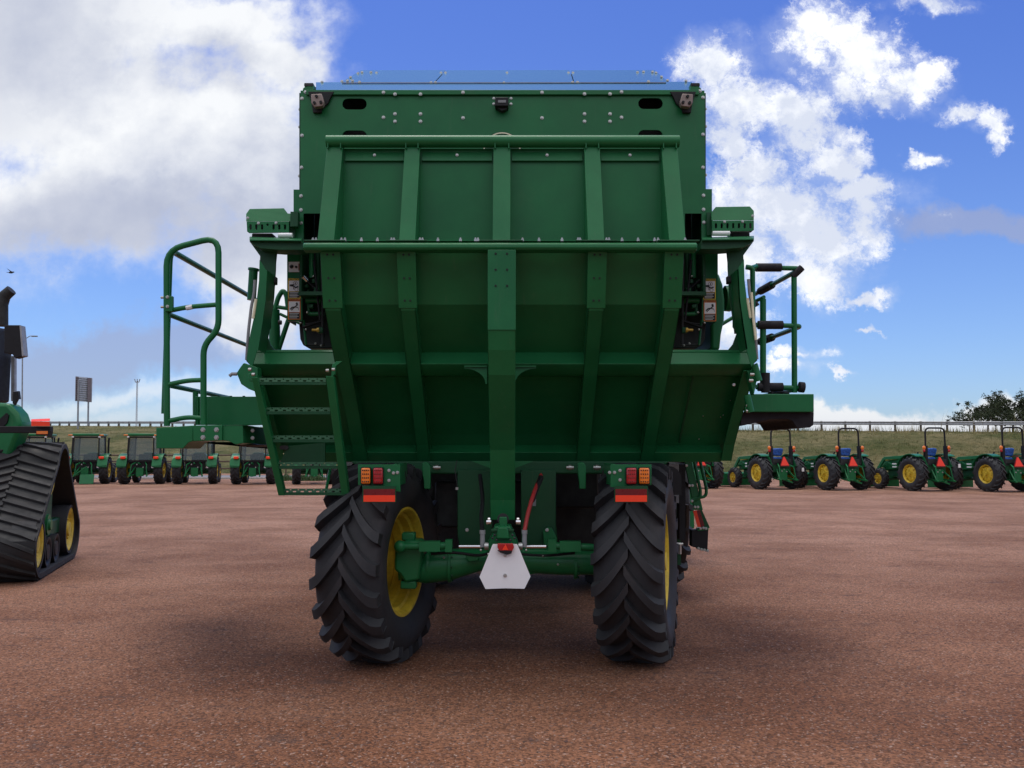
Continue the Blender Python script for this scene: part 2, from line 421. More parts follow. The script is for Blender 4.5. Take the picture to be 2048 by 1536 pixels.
# ------------------------------------------------------------------ wheels (axis = local X, centre at origin)
def tyre_mb(Rr, Wd, rimR, nl, lug=.045, seg=64, sweep=.34, fine=True, lugw=.06):
    mb = MB(); h = Wd / 2; rc = Rr - lug; sh = Rr - rimR
    prof = [(-h * .72, rimR), (-h * .90, rimR + sh * .12), (-h * 1.02, rimR + sh * .42), (-h * .99, rimR + sh * .66), (-h * .88, rc - .035), (-h * .6, rc - .008), (0, rc),
            (h * .6, rc - .008), (h * .88, rc - .035), (h * .99, rimR + sh * .66), (h * 1.02, rimR + sh * .42), (h * .90, rimR + sh * .12), (h * .72, rimR)]
    mb.lathe(prof, n=seg)
    ns = 9 if fine else 3
    for side in (-1, 1):
        for k in range(nl):
            a0 = 2 * math.pi * (k + (.5 if side > 0 else 0)) / nl
            vs = []; fs = []
            for i in range(ns + 1):
                t = i / ns
                x = side * (-.03 * Wd + t * (h * 1.02 + .03 * Wd))
                ax = abs(x)
                th = a0 - sweep * (1 - (1 - t) ** 1.45)
                ww = lugw * (.92 + .10 * t)
                base = rc - .012 - (0 if ax < h * .6 else ((ax - h * .6) / (h * .42)) * .05)
                topr = Rr - (0 if ax < h * .74 else ((ax - h * .74) / (h * .28)) ** 1.4 * .042 if ax > h * .74 else 0)
                if i == 0: topr -= .006
                wt = ww / Rr / 2; wb = wt * 1.22
                for (rr, dt) in ((base, -wb), (topr, -wt), (topr, wt), (base, wb)):
                    vs.append((x, -rr * math.cos(th + dt), rr * math.sin(th + dt)))
            for i in range(ns):
                for j in range(3): fs.append((i * 4 + j, i * 4 + j + 1, (i + 1) * 4 + j + 1, (i + 1) * 4 + j))
            # shoulder end: carry the lug down the sidewall
            o = ns * 4
            th = a0 - sweep - .02; xe = side * h * .985; re = rimR + sh * .62
            wt = lugw / Rr / 2
            for dt in (-wt * .9, wt * .9): vs.append((xe, -re * math.cos(th + dt), re * math.sin(th + dt)))
            e = len(vs)
            fs += [(o + 1, o + 2, e - 1, e - 2), (o, o + 1, e - 2), (o + 2, o + 3, e - 1), (0, 1, 2, 3)]
            mb.add(vs, fs)
    return mb
def rim_mb(rimR, Wd, side, dish=.38):
    """barrel + dished disc; side=+1: outer face towards +X"""
    h = Wd / 2; s = side
    fl = rimR + .016
    prof = [(-s * h * .80, fl), (-s * h * .80, fl - .018), (-s * h * .70, rimR - .022), (-s * h * .56, rimR - .026), (-s * h * .50, rimR - .046), (-s * h * .25, rimR - .050), (-s * h * .18, rimR - .066), (s * h * .1, rimR - .070), (s * h * .15, rimR - .056), (s * h * dish, rimR - .060),
            (s * (h * dish + .01), rimR * .78), (s * (h * dish + .05), rimR * .60), (s * (h * dish + .05), rimR * .34), (s * (h * dish + .02), .05), (s * (h * dish + .02), 0)]
    out = [(s * h * dish + s * .012, rimR - .050), (s * h * .35, rimR - .045), (s * h * .70, rimR - .022), (s * h * .80, fl - .018), (s * h * .80, fl), (s * h * .76, fl)]
    mb = MB(); mb.lathe(prof, n=48); mb.lathe(out, n=48); mb.lathe([(-s * h * .80, fl), (-s * h * .76, fl)], n=48)
    for k in range(8):
        a = 2 * math.pi * k / 8
        y, z = -rimR * .7 * math.cos(a), rimR * .7 * math.sin(a)
        mb.box((s * (h * dish + .045), y, z), (.05, .09, .03), Matrix.Rotation(-a, 3, 'X'))
    return mb
def hub_mb(rimR, Wd, side, dish=.38):
    mb = MB(); s = side; x0 = s * (Wd / 2 * dish + .03)
    mb.lathe([(x0, .0), (x0, rimR * .40), (x0 + s * .03, rimR * .38), (x0 + s * .03, rimR * .2), (x0 + s * .09, rimR * .17), (x0 + s * .09, 0)], n=24)
    for k in range(8):
        a = 2 * math.pi * k / 8
        mb.cyl((x0 + s * .03, rimR * .3 * math.cos(a), rimR * .3 * math.sin(a)), (x0 + s * .055, rimR * .3 * math.cos(a), rimR * .3 * math.sin(a)), .014, 6)
    return mb
_wheels = {}
def wheel(parent, name, loc, Rr, Wd, rimR, nl, side, rz=0, spin=0, fine=True, hubmat='yellow', **kw):
    key = (Rr, Wd, rimR, nl, side, fine)
    if key not in _wheels:
        _wheels[key] = (mesh_of(hub_mb(rimR, Wd, side), 'hub', hubmat), mesh_of(tyre_mb(Rr, Wd, rimR, nl, fine=fine, seg=64 if fine else 36, **kw), 'tyre', 'rubber'),
                        mesh_of(rim_mb(rimR, Wd, side), 'rim', 'yellow'))
    hb, ty, rm = _wheels[key]
    o = child_copy(hb, name, Vector(loc) - ORG[parent.name], parent, (spin, 0, rz) if spin else (0, 0, rz))
    child_copy(ty, 'tyre', (0, 0, 0), o); child_copy(rm, 'rim', (0, 0, 0), o)
    return o

# ================================================================== THE HARVESTER
cp_ = thing('cotton_harvester', 'huge green cotton harvester with ribbed rear gate and blank white triangular plate, on gravel', 'harvester', (-.07, 6.25, 0), inplace=True)
CX = -.07
YW = 6.60
# ---- rear wall with rounded slots and notches
def rectl(x0, y0, x1, y1): return [(x0, y0), (x1, y0), (x1, y1), (x0, y1)]
out = [(601, 181), (1409, 181), (1410, 378), (1424, 378), (1424, 500), (587, 500), (587, 379), (601, 379)]
holes = [pill(709, 208, 49, 22), pill(709, 272, 49, 22), pill(1301, 207, 49, 22), pill(1301, 271, 49, 22),
         rectl(607, 427, 640, 488), rectl(1370, 427, 1403, 488)]
rw = pxplate(out, holes, YW, .012).build('rear_wall', 'green', cp_, bevel=.002)
MB().rect(612, 179.5, 1398, 189, YW - .022, .02).build('top_lip', 'green', rw, bevel=.003)
for (x, y) in [(767, 185), (790, 188.5), (841, 188.5), (926, 185), (1084, 185), (1169, 188), (1220, 188), (1243, 184)]: bolt(x, y, YW - .024, rw, .010)
for (x, y) in [(767, 235), (926, 236), (1084, 236), (1243, 235), (790, 228), (790, 243), (841, 228), (841, 243), (1169, 228), (1169, 243), (1220, 228), (1220, 243),
               (604, 197), (604, 271), (603, 335), (602, 392), (602, 420), (602, 446), (1406, 195), (1406, 269), (1406, 335), (1407, 391), (1407, 419), (1408, 445),
               (611, 184), (1400, 182)]: bolt(x, y, YW, rw, .010)
for (x, y) in [(600, 219), (599.5, 254), (599, 352), (1410.5, 218), (1411, 253), (1411, 350)]: bolt(x, y, YW + .05, rw, .009)
# side seams of the wall
for a, b_ in ((598.5, 601), (1409.3, 1411.6)): MB().rect(a, 186, b_, 379, YW + .03, .02).build('wall_edge_strip', 'green_dark', rw)
# chamber body behind the wall
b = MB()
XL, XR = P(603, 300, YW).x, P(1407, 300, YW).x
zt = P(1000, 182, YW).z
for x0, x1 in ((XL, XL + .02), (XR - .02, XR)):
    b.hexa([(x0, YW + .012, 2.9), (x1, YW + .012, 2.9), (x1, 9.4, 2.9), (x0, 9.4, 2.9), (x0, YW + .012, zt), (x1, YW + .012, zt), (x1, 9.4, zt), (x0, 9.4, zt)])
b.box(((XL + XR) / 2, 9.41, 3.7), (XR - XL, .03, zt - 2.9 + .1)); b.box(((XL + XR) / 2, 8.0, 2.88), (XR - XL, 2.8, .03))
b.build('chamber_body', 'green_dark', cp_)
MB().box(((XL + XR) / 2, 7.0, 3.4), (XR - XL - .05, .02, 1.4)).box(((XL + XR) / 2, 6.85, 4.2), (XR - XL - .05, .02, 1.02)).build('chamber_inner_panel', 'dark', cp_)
# ---- sloped sheet-metal roof
def zt_(py, Y): return P(1024, py, Y).z
rf = MB().prism([P(632, 180.5, YW - .01), P(1384, 180.5, YW - .01), P(1384, 163.5, 6.92), P(632, 164.5, 6.92)], (0, .006, -.010)).build('roof_panel', 'sheet', cp_)
rf2 = MB()
segs = [(681, 868, 722, 891), (870, 1147, 893, 1139), (1149, 1338, 1141, 1309)]
for (a0, a1, b0, b1) in segs:
    rf2.prism([P(a0, 165.0, 6.93), P(a1, 165.0, 6.93), P(b1, 140.0, 7.75), P(b0, 140.5, 7.75)], (0, .0053, -.0085))
rf2.build('upper_roof_panel', 'sheet', rf)
DN = Vector((0, .016, -.026))
MB().prism([P(684, 167.4, 6.85) + Vector((0, -.004, .004)), P(1332, 167.0, 6.85) + Vector((0, -.004, .004)), P(1332, 165.6, 6.885) + Vector((0, -.004, .004)), P(684, 166.0, 6.885) + Vector((0, -.004, .004))], (0, .002, 0)).build('roof_seam', 'black', rf)
MB().prism([P(690, 165, 6.93) + DN, P(1330, 165, 6.93) + DN, P(1300, 141.5, 7.75) + DN, P(730, 142, 7.75) + DN], (0, .0053, -.0085)).build('roof_backing', 'black', rf)
for (x, y, Y) in [(644, 164.5, 6.9), (719, 164.5, 6.9), (862, 165.5, 6.9), (871, 165.5, 6.9), (1008, 166, 6.9), (1145, 165, 6.9), (1155, 165, 6.9), (1297, 163.5, 6.9), (1372, 162, 6.9),
                  (716, 147, 7.5), (724, 145, 7.55), (742, 145, 7.55), (753, 146, 7.55), (701, 155, 7.2), (684, 163, 6.95), (695, 162, 6.95), (705, 162, 6.95), (882, 146, 7.55), (891, 146, 7.55),
                  (1014, 146, 7.55), (1137, 146, 7.55), (1146, 146, 7.55), (1275, 145, 7.55), (1287, 144, 7.58), (1305, 144, 7.55), (1312, 146, 7.5), (1323, 154, 7.2), (1335, 161, 7.0)]:
    bolt(x, y, Y, rf, .009)
for sx, x0 in ((1, 606), (-1, 1402)):
    x1 = x0 + 21 * sx
    MB().pix([(x0 - 1 * sx, 182), (x0, 176), (x0 + 6 * sx, 172), (x1, 172), (x1 + 1 * sx, 182)], YW, .10).rect(min(x0 + 2 * sx, x1), 166.5, max(x0 + 2 * sx, x1), 172, YW + .01, .08).build('roof_corner_block', 'green', cp_, bevel=.004)
    m_ = MB().rect(min(x0 + 2 * sx, x1) + 1, 166, max(x0 + 2 * sx, x1) - 1, 171.5, YW - .004, .02).build('corner_marker_lamp', 'dark', cp_)
# ---- pivot brackets at the top corners, work lamp in the middle
for sx, x0 in ((1, 622), (-1, 1386)):
    MB().pix([(x0 - 6 * sx, 183), (x0 + 46 * sx, 183), (x0 + 40 * sx, 192), (x0 + 34 * sx, 206), (x0 + 22 * sx, 216), (x0 + 20 * sx, 225), (x0 + 4 * sx, 225), (x0 + 1 * sx, 205)], YW - .03, .028).build('pivot_mount', 'black', cp_, bevel=.003)
    pl = MB().pix([(x0, 188), (x0 + 21 * sx, 187), (x0 + 26 * sx, 203), (x0 + 23 * sx, 212), (x0 + 7 * sx, 214), (x0, 205)], YW - .10, .05).build('cast_pivot_plate', simple('cast_bare_steel', (.26, .20, .18), .5, metal=.4), cp_, bevel=.006)
    for dx, dy in ((11, 193), (7, 206), (20, 205)):
        c = P(x0 + dx * sx, dy, YW - .102); MB().cyl(c, c + Vector((0, -.012, 0)), .013, 6).build('bolt', 'black', pl)
wl = MB().rect(990, 194, 1017, 212, YW - .09, .09).build('rear_camera', 'black', cp_, bevel=.006)
MB().pix([(993, 212), (1016, 212), (1013, 218), (1004, 221), (996, 217)], YW - .06, .05).build('camera_hood', 'dark', wl)
MB().rect(996, 200, 1012, 205, YW - .094, .004).build('camera_window', 'grey', wl)
for (x, y) in [(987.5, 197), (987.5, 208), (1022, 197), (1022, 208)]: bolt(x, y, YW, rw, .008)
# round emblem disc, mostly hidden behind the gate tube
em = MB(); c = P(1004, 301, YW - .004); em.lathe([(0, 0), (0, .155), (.004, .158)], c, 40, 'Y'); em = em.build('emblem', 'pictblack', cp_)
MB().lathe([(-.003, .142), (-.004, .142), (-.004, .152), (-.003, .152)], c, 40, 'Y', True).build('emblem_ring', 'cream', em)
MB().lathe([(-.002, 0), (-.002, .138)], c, 40, 'Y').build('emblem_field', 'green_dark', em)

# ---- upper gate (leans back)
gate = None
GA = D(287, 6.28); GB = D(481, 5.96)            # rib front, top and bottom
def pt(x, yz, back=0): return Vector((CX + x, yz[0] + back, yz[1]))
def lerp(a, b, t): return (a[0] + (b[0] - a[0]) * t, a[1] + (b[1] - a[1]) * t)
RX = [(-1.33, -1.21), (-.742, -.626), (-.070, .058), (.616, .735), (1.20, 1.32)]
pb = .11
GPY = GA[0] + .045
def gp(x, yz, off=0): return Vector((CX + x, GPY + off, yz[1]))
gm = MB().prism([gp(-1.30, lerp(GA, GB, .03)), gp(1.30, lerp(GA, GB, .03)), gp(1.31, GB), gp(-1.31, GB)], (0, .02, 0))
gate = gm.build('upper_gate_panel', 'green', cp_)
for i, (a, b_) in enumerate(RX):
    q = MB()
    n = Vector((0, GA[0] - GB[0], GA[1] - GB[1])).normalized(); nb_ = Vector((0, n.z, -n.y))
    p0, p1, p2, p3 = pt(a, GA), pt(b_, GA), pt(b_, GB), pt(a, GB)
    q.prism([p0, p1, p2, p3], nb_ * .006)
    for xe in (a, b_ - .006):
        q.prism([Vector((CX + xe, GA[0] + .004, GA[1])), Vector((CX + xe, GB[0] + .004, GB[1])), Vector((CX + xe, GPY + .002, GB[1])), Vector((CX + xe, GPY + .002, GA[1]))], (.006, 0, 0))
    q.build('gate_rib', 'green', cp_, bevel=.002)
for i in range(4):
    x0, x1 = RX[i][1] + .01, RX[i + 1][0] - .01
    A_, B_ = lerp(GA, GB, .06), lerp(GA, GB, .155)
    o = MB().prism([gp(x0, A_, -.002), gp(x1, A_, -.002), gp(x1, B_, -.024), gp(x0, B_, -.024)], (0, .005, 0)).build('gate_top_strip', 'green', gate, bevel=.002)
    c = gp((x0 + x1) / 2, lerp(A_, B_, .4), -.016); child_copy(bolt_mesh(.008), 'bolt', c - ORG[gate.name], gate)
# top tube with little gussets
TA = D(281, 6.26)
tb = MB().tube([pt(-1.335, TA, .02), pt(1.335, TA, .02)], .046, 16)
for a, b_ in RX:
    for x in (a + .012, b_ - .012):
        tb.box(pt(x, D(289, 6.26), .03), (.008, .10, .07))
tb.build('gate_top_tube', 'green', cp_, bevel=0)
# hinge beam
HB = D(491, 5.86)
hx0, hx1 = P(605, 490, HB[0]).x, P(1395, 489, HB[0]).x
hb = MB()
prof = [(.0, .028), (-.045, .026), (-.062, .012), (-.064, -.012), (-.05, -.028), (.03, -.032), (.06, 0)]
hb.prism([Vector((hx0, HB[0] + a + .07, HB[1] + z)) for a, z in prof], (hx1 - hx0, 0, 0))
hb = hb.build('hinge_beam', 'green', cp_, bevel=.006)
for i, (a, b_) in enumerate(RX):
    s0, s1 = (.09, .09)
    MB().box(pt((a + b_) / 2, D(481.5, 5.93), .04), (b_ - a + s0 + s1, .10, .010)).build('hinge_plate', 'green_dark', hb, bevel=.002)
for x in (1004,):
    pass
MB().box(pt(0, D(480, 5.99), .13), (2.62, .24, .008)).build('hinge_flange', 'green', hb)
nbolts = [626, 632, 683, 690, 723, 755, 783, 788, 840, 845, 876, 921, 951, 956, 1045, 1078, 1124, 1156, 1160, 1213, 1218, 1244, 1276, 1309, 1316, 1370]
for x in nbolts:
    q = P(x, 477, 5.83); MB().cyl(q + Vector((0, 0, -.02)), q + Vector((0, 0, -.004)), .011, 6).cyl(q + Vector((0, 0, -.02)), q + Vector((0, 0, .006)), .006, 6).build('bolt', 'steel', hb)

# ---- lower handler: curved ribbed shell
RP = [(498, 5.93), (621, 6.03), (700, 6.27), (749, 6.44), (820, 6.72), (890, 7.00), (926, 7.13)]
RPw = [D(a, b_) for a, b_ in RP]
def offs(prof, d):
    out = []
    for i, p in enumerate(prof):
        a = prof[max(i - 1, 0)]; b_ = prof[min(i + 1, len(prof) - 1)]
        ty, tz = b_[0] - a[0], b_[1] - a[1]; l = math.hypot(ty, tz)
        ny, nz = -tz / l, ty / l            # pointing away from the camera
        out.append((p[0] + ny * d, p[1] + nz * d))
    return out
def shell(mb, x0, x1, prof, th):
    back = offs(prof, th)
    n = len(prof)
    for i in range(n - 1):
        mb.hexa([Vector((CX + x0, *prof[i])), Vector((CX + x1, *prof[i])), Vector((CX + x1, *prof[i + 1])), Vector((CX + x0, *prof[i + 1])),
                 Vector((CX + x0, *back[i])), Vector((CX + x1, *back[i])), Vector((CX + x1, *back[i + 1])), Vector((CX + x0, *back[i + 1]))])
    return mb
def lip(prof, d0, d1):
    """side strip between two offsets"""
    return offs(prof, d0), offs(prof, d1)
PD = .125
pan = offs(RPw, PD)
up = pan[:3] + [((pan[2][0] + pan[3][0]) / 2, (pan[2][1] + pan[3][1]) / 2)]
sh1 = shell(MB(), -1.29, 1.29, up, .02).build('handler_upper_shell', 'green', cp_)
# seam fold on the upper shell
lowp = [up[-1]] + pan[3:]
sh2 = shell(MB(), -1.93, 1.93, lowp, .02).build('handler_lower_shell', 'green', cp_)
HR = [(-1.29, -1.172), (-.742, -.632), (.625, .737), (1.175, 1.288)]
for a, b_ in HR:
    q = MB(); shell(q, a, b_, RPw, .008)
    bk = offs(RPw, PD)
    for x in (a, b_ - .008):
        for i in range(len(RPw) - 1):
            q.hexa([Vector((CX + x, *RPw[i])), Vector((CX + x + .008, *RPw[i])), Vector((CX + x + .008, *RPw[i + 1])), Vector((CX + x, *RPw[i + 1])),
                    Vector((CX + x, *bk[i])), Vector((CX + x + .008, *bk[i])), Vector((CX + x + .008, *bk[i + 1])), Vector((CX + x, *bk[i + 1]))])
    rb = q.build('handler_rib', 'green', cp_, bevel=.002)
    # doubler plate bolted on the top length
    dp = [(RPw[0][0] - .010, RPw[0][1]), (RPw[1][0] - .012, RPw[1][1] + .015)]
    dpo = shell(MB(), a - .012, b_ + .012, dp, .009).build('rib_doubler_plate', 'green', rb, bevel=.002)
    for t in (.10, .49, .87):
        yz = lerp(dp[0], dp[1], t)
        for x in ((a * .68 + b_ * .32), (a * .32 + b_ * .68)):
            q = Vector((CX + x, yz[0], yz[1])); MB().cyl(q, q + Vector((0, -.004, 0)), .0075, 8).build('bolt_hole', 'black', dpo)
# side rails of the wide lower shell
SR = [D(742, 6.40), D(749, 6.44), D(820, 6.72), D(890, 7.00), D(922, 7.10)]
for a, b_ in ((-1.95, -1.88), (1.86, 1.95)):
    q = MB(); shell(q, a, b_, SR, .01)
    bk = offs(SR, .14); x = a if a < 0 else b_ - .008
    for i in range(len(SR) - 1):
        q.hexa([Vector((CX + x, *SR[i])), Vector((CX + x + .008, *SR[i])), Vector((CX + x + .008, *SR[i + 1])), Vector((CX + x, *SR[i + 1])),
                Vector((CX + x, *bk[i])), Vector((CX + x + .008, *bk[i])), Vector((CX + x + .008, *bk[i + 1])), Vector((CX + x, *bk[i + 1]))])
    q.build('handler_side_rail', 'green', cp_, bevel=.003)
# horizontal stiffeners: sloped upper face + front face, interrupted at the ribs
def stiff(y0, d0, y1, d1, y2, d2, X, name, ztilt=0):
    A_, B_, C_ = D(y0, d0), D(y1, d1), D(y2, d2)
    q = MB()
    poly = [Vector((CX - X, *A_)), Vector((CX - X, *B_)), Vector((CX - X, *C_)), Vector((CX - X, C_[0] + .14, C_[1]))]
    q.prism(poly, (2 * X, 0, 0))
    return q.build(name, 'green', cp_, bevel=.004)
stiff(699, 6.47, 728, 6.372, 750, 6.47, 1.925, 'upper_cross_stiffener')
stiff(886, 7.20, 905, 7.07, 924, 7.14, 1.87, 'lower_cross_stiffener')
# a shallow extra fold on the right-hand lower panel and rivets
for sx in (1,):
    q = MB(); q2 = [D(752, 6.56), D(820, 6.83), D(886, 7.12)]
    shell(q, 1.50, 1.515, q2, .012); q.build('panel_seam', 'green_dark', sh2)
MB().ball(P(1468, 769.5, 6.50), .013, 8).build('drain_hole_light', 'white', sh2)
for (x, y) in ((1461, 801), (1446, 830), (1441, 834), (1406, 832), (1398, 878)):
    MB().ball(P(x, y, D(y, 6.62 + (y - 750) / 140 * .55)[0] - .004), .006, 6).build('rivet', 'steel', sh2)
# central beam with an elbow
CB = [(500, 5.86), (600, 5.835), (660, 5.82), (700, 5.84), (750, 5.90), (900, 6.28), (1000, 6.42), (1040, 6.44)]
CBw = [D(a, b_) for a, b_ in CB]
q = MB(); shell(q, -.098, .094, CBw, .16); ctr = q.build('central_beam', 'green', cp_, bevel=.004)
dp = [(p[0] - .007, p[1]) for p in CBw[:3]]
cdp = shell(MB(), -.101, .097, dp, .007).build('beam_doubler_plate', 'green', ctr, bevel=.002)
for t in (.08, .40, .72):
    yz = lerp(dp[0], dp[1], t)
    for x in (-.045, .035):
        q = Vector((CX + x, yz[0] - .002, yz[1])); MB().cyl(q, q + Vector((0, -.004, 0)), .0075, 8).build('bolt_hole', 'black', cdp)
# curved gussets both sides of the beam
for sx, xb in ((-1, 974), (1, 1027)):
    for (yt, w, h, Yd) in ((734, 45, 34, 6.15), (890, 24, -6, 6.6)):
        if h < 0: continue
        poly = [(xb, yt), (xb + sx * w, yt), (xb + sx * w, yt + 3)]
        for k in range(1, 7):
            a = R(90 * k / 6); poly.append((xb + sx * (w - (w - 3) * math.sin(a)), yt + 3 + (h - 3) * (1 - math.cos(a))))
        poly.append((xb, yt + h))
        MB().pix(poly, Yd, .012).build('beam_gusset', 'green', ctr)
        a, b_ = P(xb, yt - 1, Yd), P(xb + sx * w, yt - 1, Yd)
        MB().box(((a.x + b_.x) / 2, Yd + .02, a.z), (abs(a.x - b_.x), .08, .010)).build('gusset_flange', 'green', ctr)
for sx, xb in ((-1, 980), (1, 1030)):
    MB().pix([(xb, 922), (xb + sx * 38, 922), (xb, 936)], 6.75, .012).build('beam_gusset', 'green', ctr)
# beam foot: round hole and clevis
q = P(1006, 1038, 6.26); MB().lathe([(-.004, 0), (-.004, .043), (0, .043)], q, 20, 'Y').build('beam_hole', 'pictblack', ctr)
MB().pix([(999, 1034), (1014, 1034), (1015, 1052), (998, 1052)], 6.24, .05).build('beam_pin_block', 'green', ctr, bevel=.006)

# ---- lower cross tube under the handler, tow hooks, light brackets
ct = MB(); A_ = P(700, 925, 6.95); B_ = P(1332, 925, 6.95)
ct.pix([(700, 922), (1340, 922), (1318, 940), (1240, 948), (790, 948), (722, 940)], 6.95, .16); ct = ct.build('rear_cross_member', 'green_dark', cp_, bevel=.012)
for x in (822, 874, 1140, 1194):
    q = P(x, 935, 6.86); MB().cyl(q + Vector((-.03, 0, 0)), q + Vector((.03, 0, 0)), .017, 10).cyl(q + Vector((-.012, 0, 0)), q + Vector((.012, 0, 0)), .024, 10).build('grease_fitting', 'steel', ct)
for x in (853, 1164):
    pts = [P(x - 5, 925, 6.75), P(x - 4, 945, 6.70), P(x, 972, 6.72)]
    MB().pix([(x - 9, 928), (x - 5, 924), (x + 3, 925), (x + 8, 932), (x + 8, 978), (x - 5, 978), (x - 6, 960), (x - 8, 950)], 6.70, .05).build('tow_hook', 'green', ct, bevel=.006)
for side, x0, x1, lens in ((-1, 722, 802, ((722, 740, 'amber'), (746, 765, 'red'))), (1, 1218, 1300, ((1253.5, 1273, 'red'), (1279, 1299, 'amber')))):
    if side < 0: pl = [(697, 936), (766, 930), (797, 930), (801, 985), (741, 973), (722, 972)]; pl = [(716, 929), (800, 929), (801, 984), (766, 978), (766, 972), (716, 970)]
    else: pl = [(1221, 929), (1303, 929), (1303, 970), (1250, 972), (1250, 978), (1221, 974)]
    br = MB().pix(pl, 5.90, .012).build('lamp_bracket', 'green', cp_, bevel=.002)
    for (a, b_, mt) in lens:
        lo = MB().rect(a - 1.4, 934.6, b_ + 1.4, 969.4, 5.86, .04).build('tail_lamp', 'black', br, bevel=.008)
        ln = MB().rect(a, 936, b_, 968, 5.845, .03).build('lens', mt, lo, bevel=.010)
        dots = MB()
        for r_ in range(4):
            for k in range(4):
                q = P(a + 3.2 + k * (b_ - a - 6.4) / 3, 940.5 + r_ * 7.6, 5.843); dots.ball(q, .0050, 6)
        dots.build('led_dots', 'darkred' if mt == 'red' else 'black', ln)
    rx0, rx1 = (727, 790) if side < 0 else (1231, 1294)
    rp = MB().rect(rx0 - 2, 972, rx1 + 2, 1005, 5.82, .010).build('reflector_plate', 'green_dark', br)
    MB().rect(rx0, 978, rx1, 990.5, 5.815, .004).build('dark_red_reflector', 'darkred', rp); MB().rect(rx0, 990.5, rx1, 1003.5, 5.814, .004).build('orange_reflector', 'orange', rp)
    for (x, y) in (((778, 941), (778, 961), (787, 946), (795, 945)) if side < 0 else ((1240, 941), (1240, 960), (1229, 945), (1219, 945))): bolt(x, y, 5.90, br, .008)
    MB().pix([(788, 928), (793, 928), (793, 972), (788, 968)] if side < 0 else [(1226, 928), (1231, 928), (1231, 968), (1226, 972)], 5.91, .6).build('bracket_web', 'green', br)
# dark round fenders/axle guards behind the lamps
for x in (690, 1337):
    pts = []
    for k in range(9):
        a = R(180 * k / 8); pts.append((x + 26 * math.cos(a), 958 - 26 * math.sin(a)))
    MB().pix(pts + [(x - 26, 990), (x + 26, 990)], 6.9, .3).build('guard_cover', 'black', cp_)

# ---- hydraulics seen beside the gate
for sx in (-1, 1):
    def X(x): return x if sx < 0 else 2010 - x
    def rc(mb, x0, y0, x1, y1, Y, th): return mb.rect(min(X(x0), X(x1)), y0, max(X(x0), X(x1)), y1, Y, th)
    pil = MB()
    rc(pil, 574, 498, 605, 642, 6.72, .02); rc(pil, 574, 498, 577, 642, 6.725, .25)
    pil.build('side_pillar', 'green', cp_, bevel=.003)
    bk = MB().pix([(X(597), 640), (X(600), 678), (X(606), 690), (X(618), 697), (X(668), 697), (X(668), 500), (X(600), 500)], 6.95, .5).build('machine_bay', 'dark', cp_, bevel=.01)
    for (x0, y0, x1, y1, r_, mt, Y) in ((612, 601, 648, 601, .024, 'green', 6.72), (620, 628, 648, 628, .018, 'green', 6.74), (623, 500, 623, 556, .022, 'green', 6.7), (636, 500, 636, 600, .02, 'green_dark', 6.8),
                                     (606, 655, 650, 640, .012, 'black', 6.75), (610, 560, 645, 590, .010, 'black', 6.7), (612, 690, 650, 690, .010, 'dark', 6.8), (607, 640, 612, 690, .01, 'green', 6.78), (611, 648, 632, 646, .006, 'black', 6.66),
                                     (627, 520, 640, 640, .009, 'black', 6.66), (616, 560, 618, 630, .014, 'green_dark', 6.74), (643, 520, 646, 690, .012, 'dark', 6.7)):
        MB().cyl(P(X(x0), y0, Y), P(X(x1), y1, Y), r_, 12).build('hydraulic_pipe', mt, bk)
    for (x, y, w) in ((627, 562, 8), (632, 580, 10), (622, 612, 8), (640, 660, 12), (612, 572, 7)):
        MB().rect(min(X(x - w / 2), X(x + w / 2)), y - w / 2, max(X(x - w / 2), X(x + w / 2)), y + w / 2, 6.68, .06).build('valve_block', 'green_dark', bk, bevel=.006)
    f_ = MB(); a = P(X(624), 660, 6.62); f_.cyl(a, a + Vector((.055 * -sx, 0, 0)), .010, 8); f_.cyl(a + Vector((.040 * -sx, 0, 0)), a + Vector((.058 * -sx, 0, 0)), .018, 8)
    f_.build('yellow_valve_handle', 'brass', bk)
    for (x, y) in ((602, 551), (601, 646), (631, 687), (642, 691), (614, 625), (612, 659), (626, 553)): MB().ball(P(X(x), y, 6.62), .009, 8).build('bolt', 'steel', bk)
MB().cyl(P(606, 553, 6.6), P(614, 562, 6.62), .018, 10).build('lever_knob', 'chrome', cp_)
# rounded fan housing on the right
fh = MB().pix([(1422, 546), (1432, 543), (1439, 549), (1446, 568), (1450, 600), (1449, 640), (1443, 668), (1440, 700), (1422, 700)], 6.95, .7).build('fan_housing', 'green', cp_, bevel=.03)
c = P(1449, 597, 7.1); MB().lathe([(0, .11), (.045, .115), (.07, .10), (.075, .06), (.075, 0)], c, 24, 'X').build('fan_hub', 'green', fh)
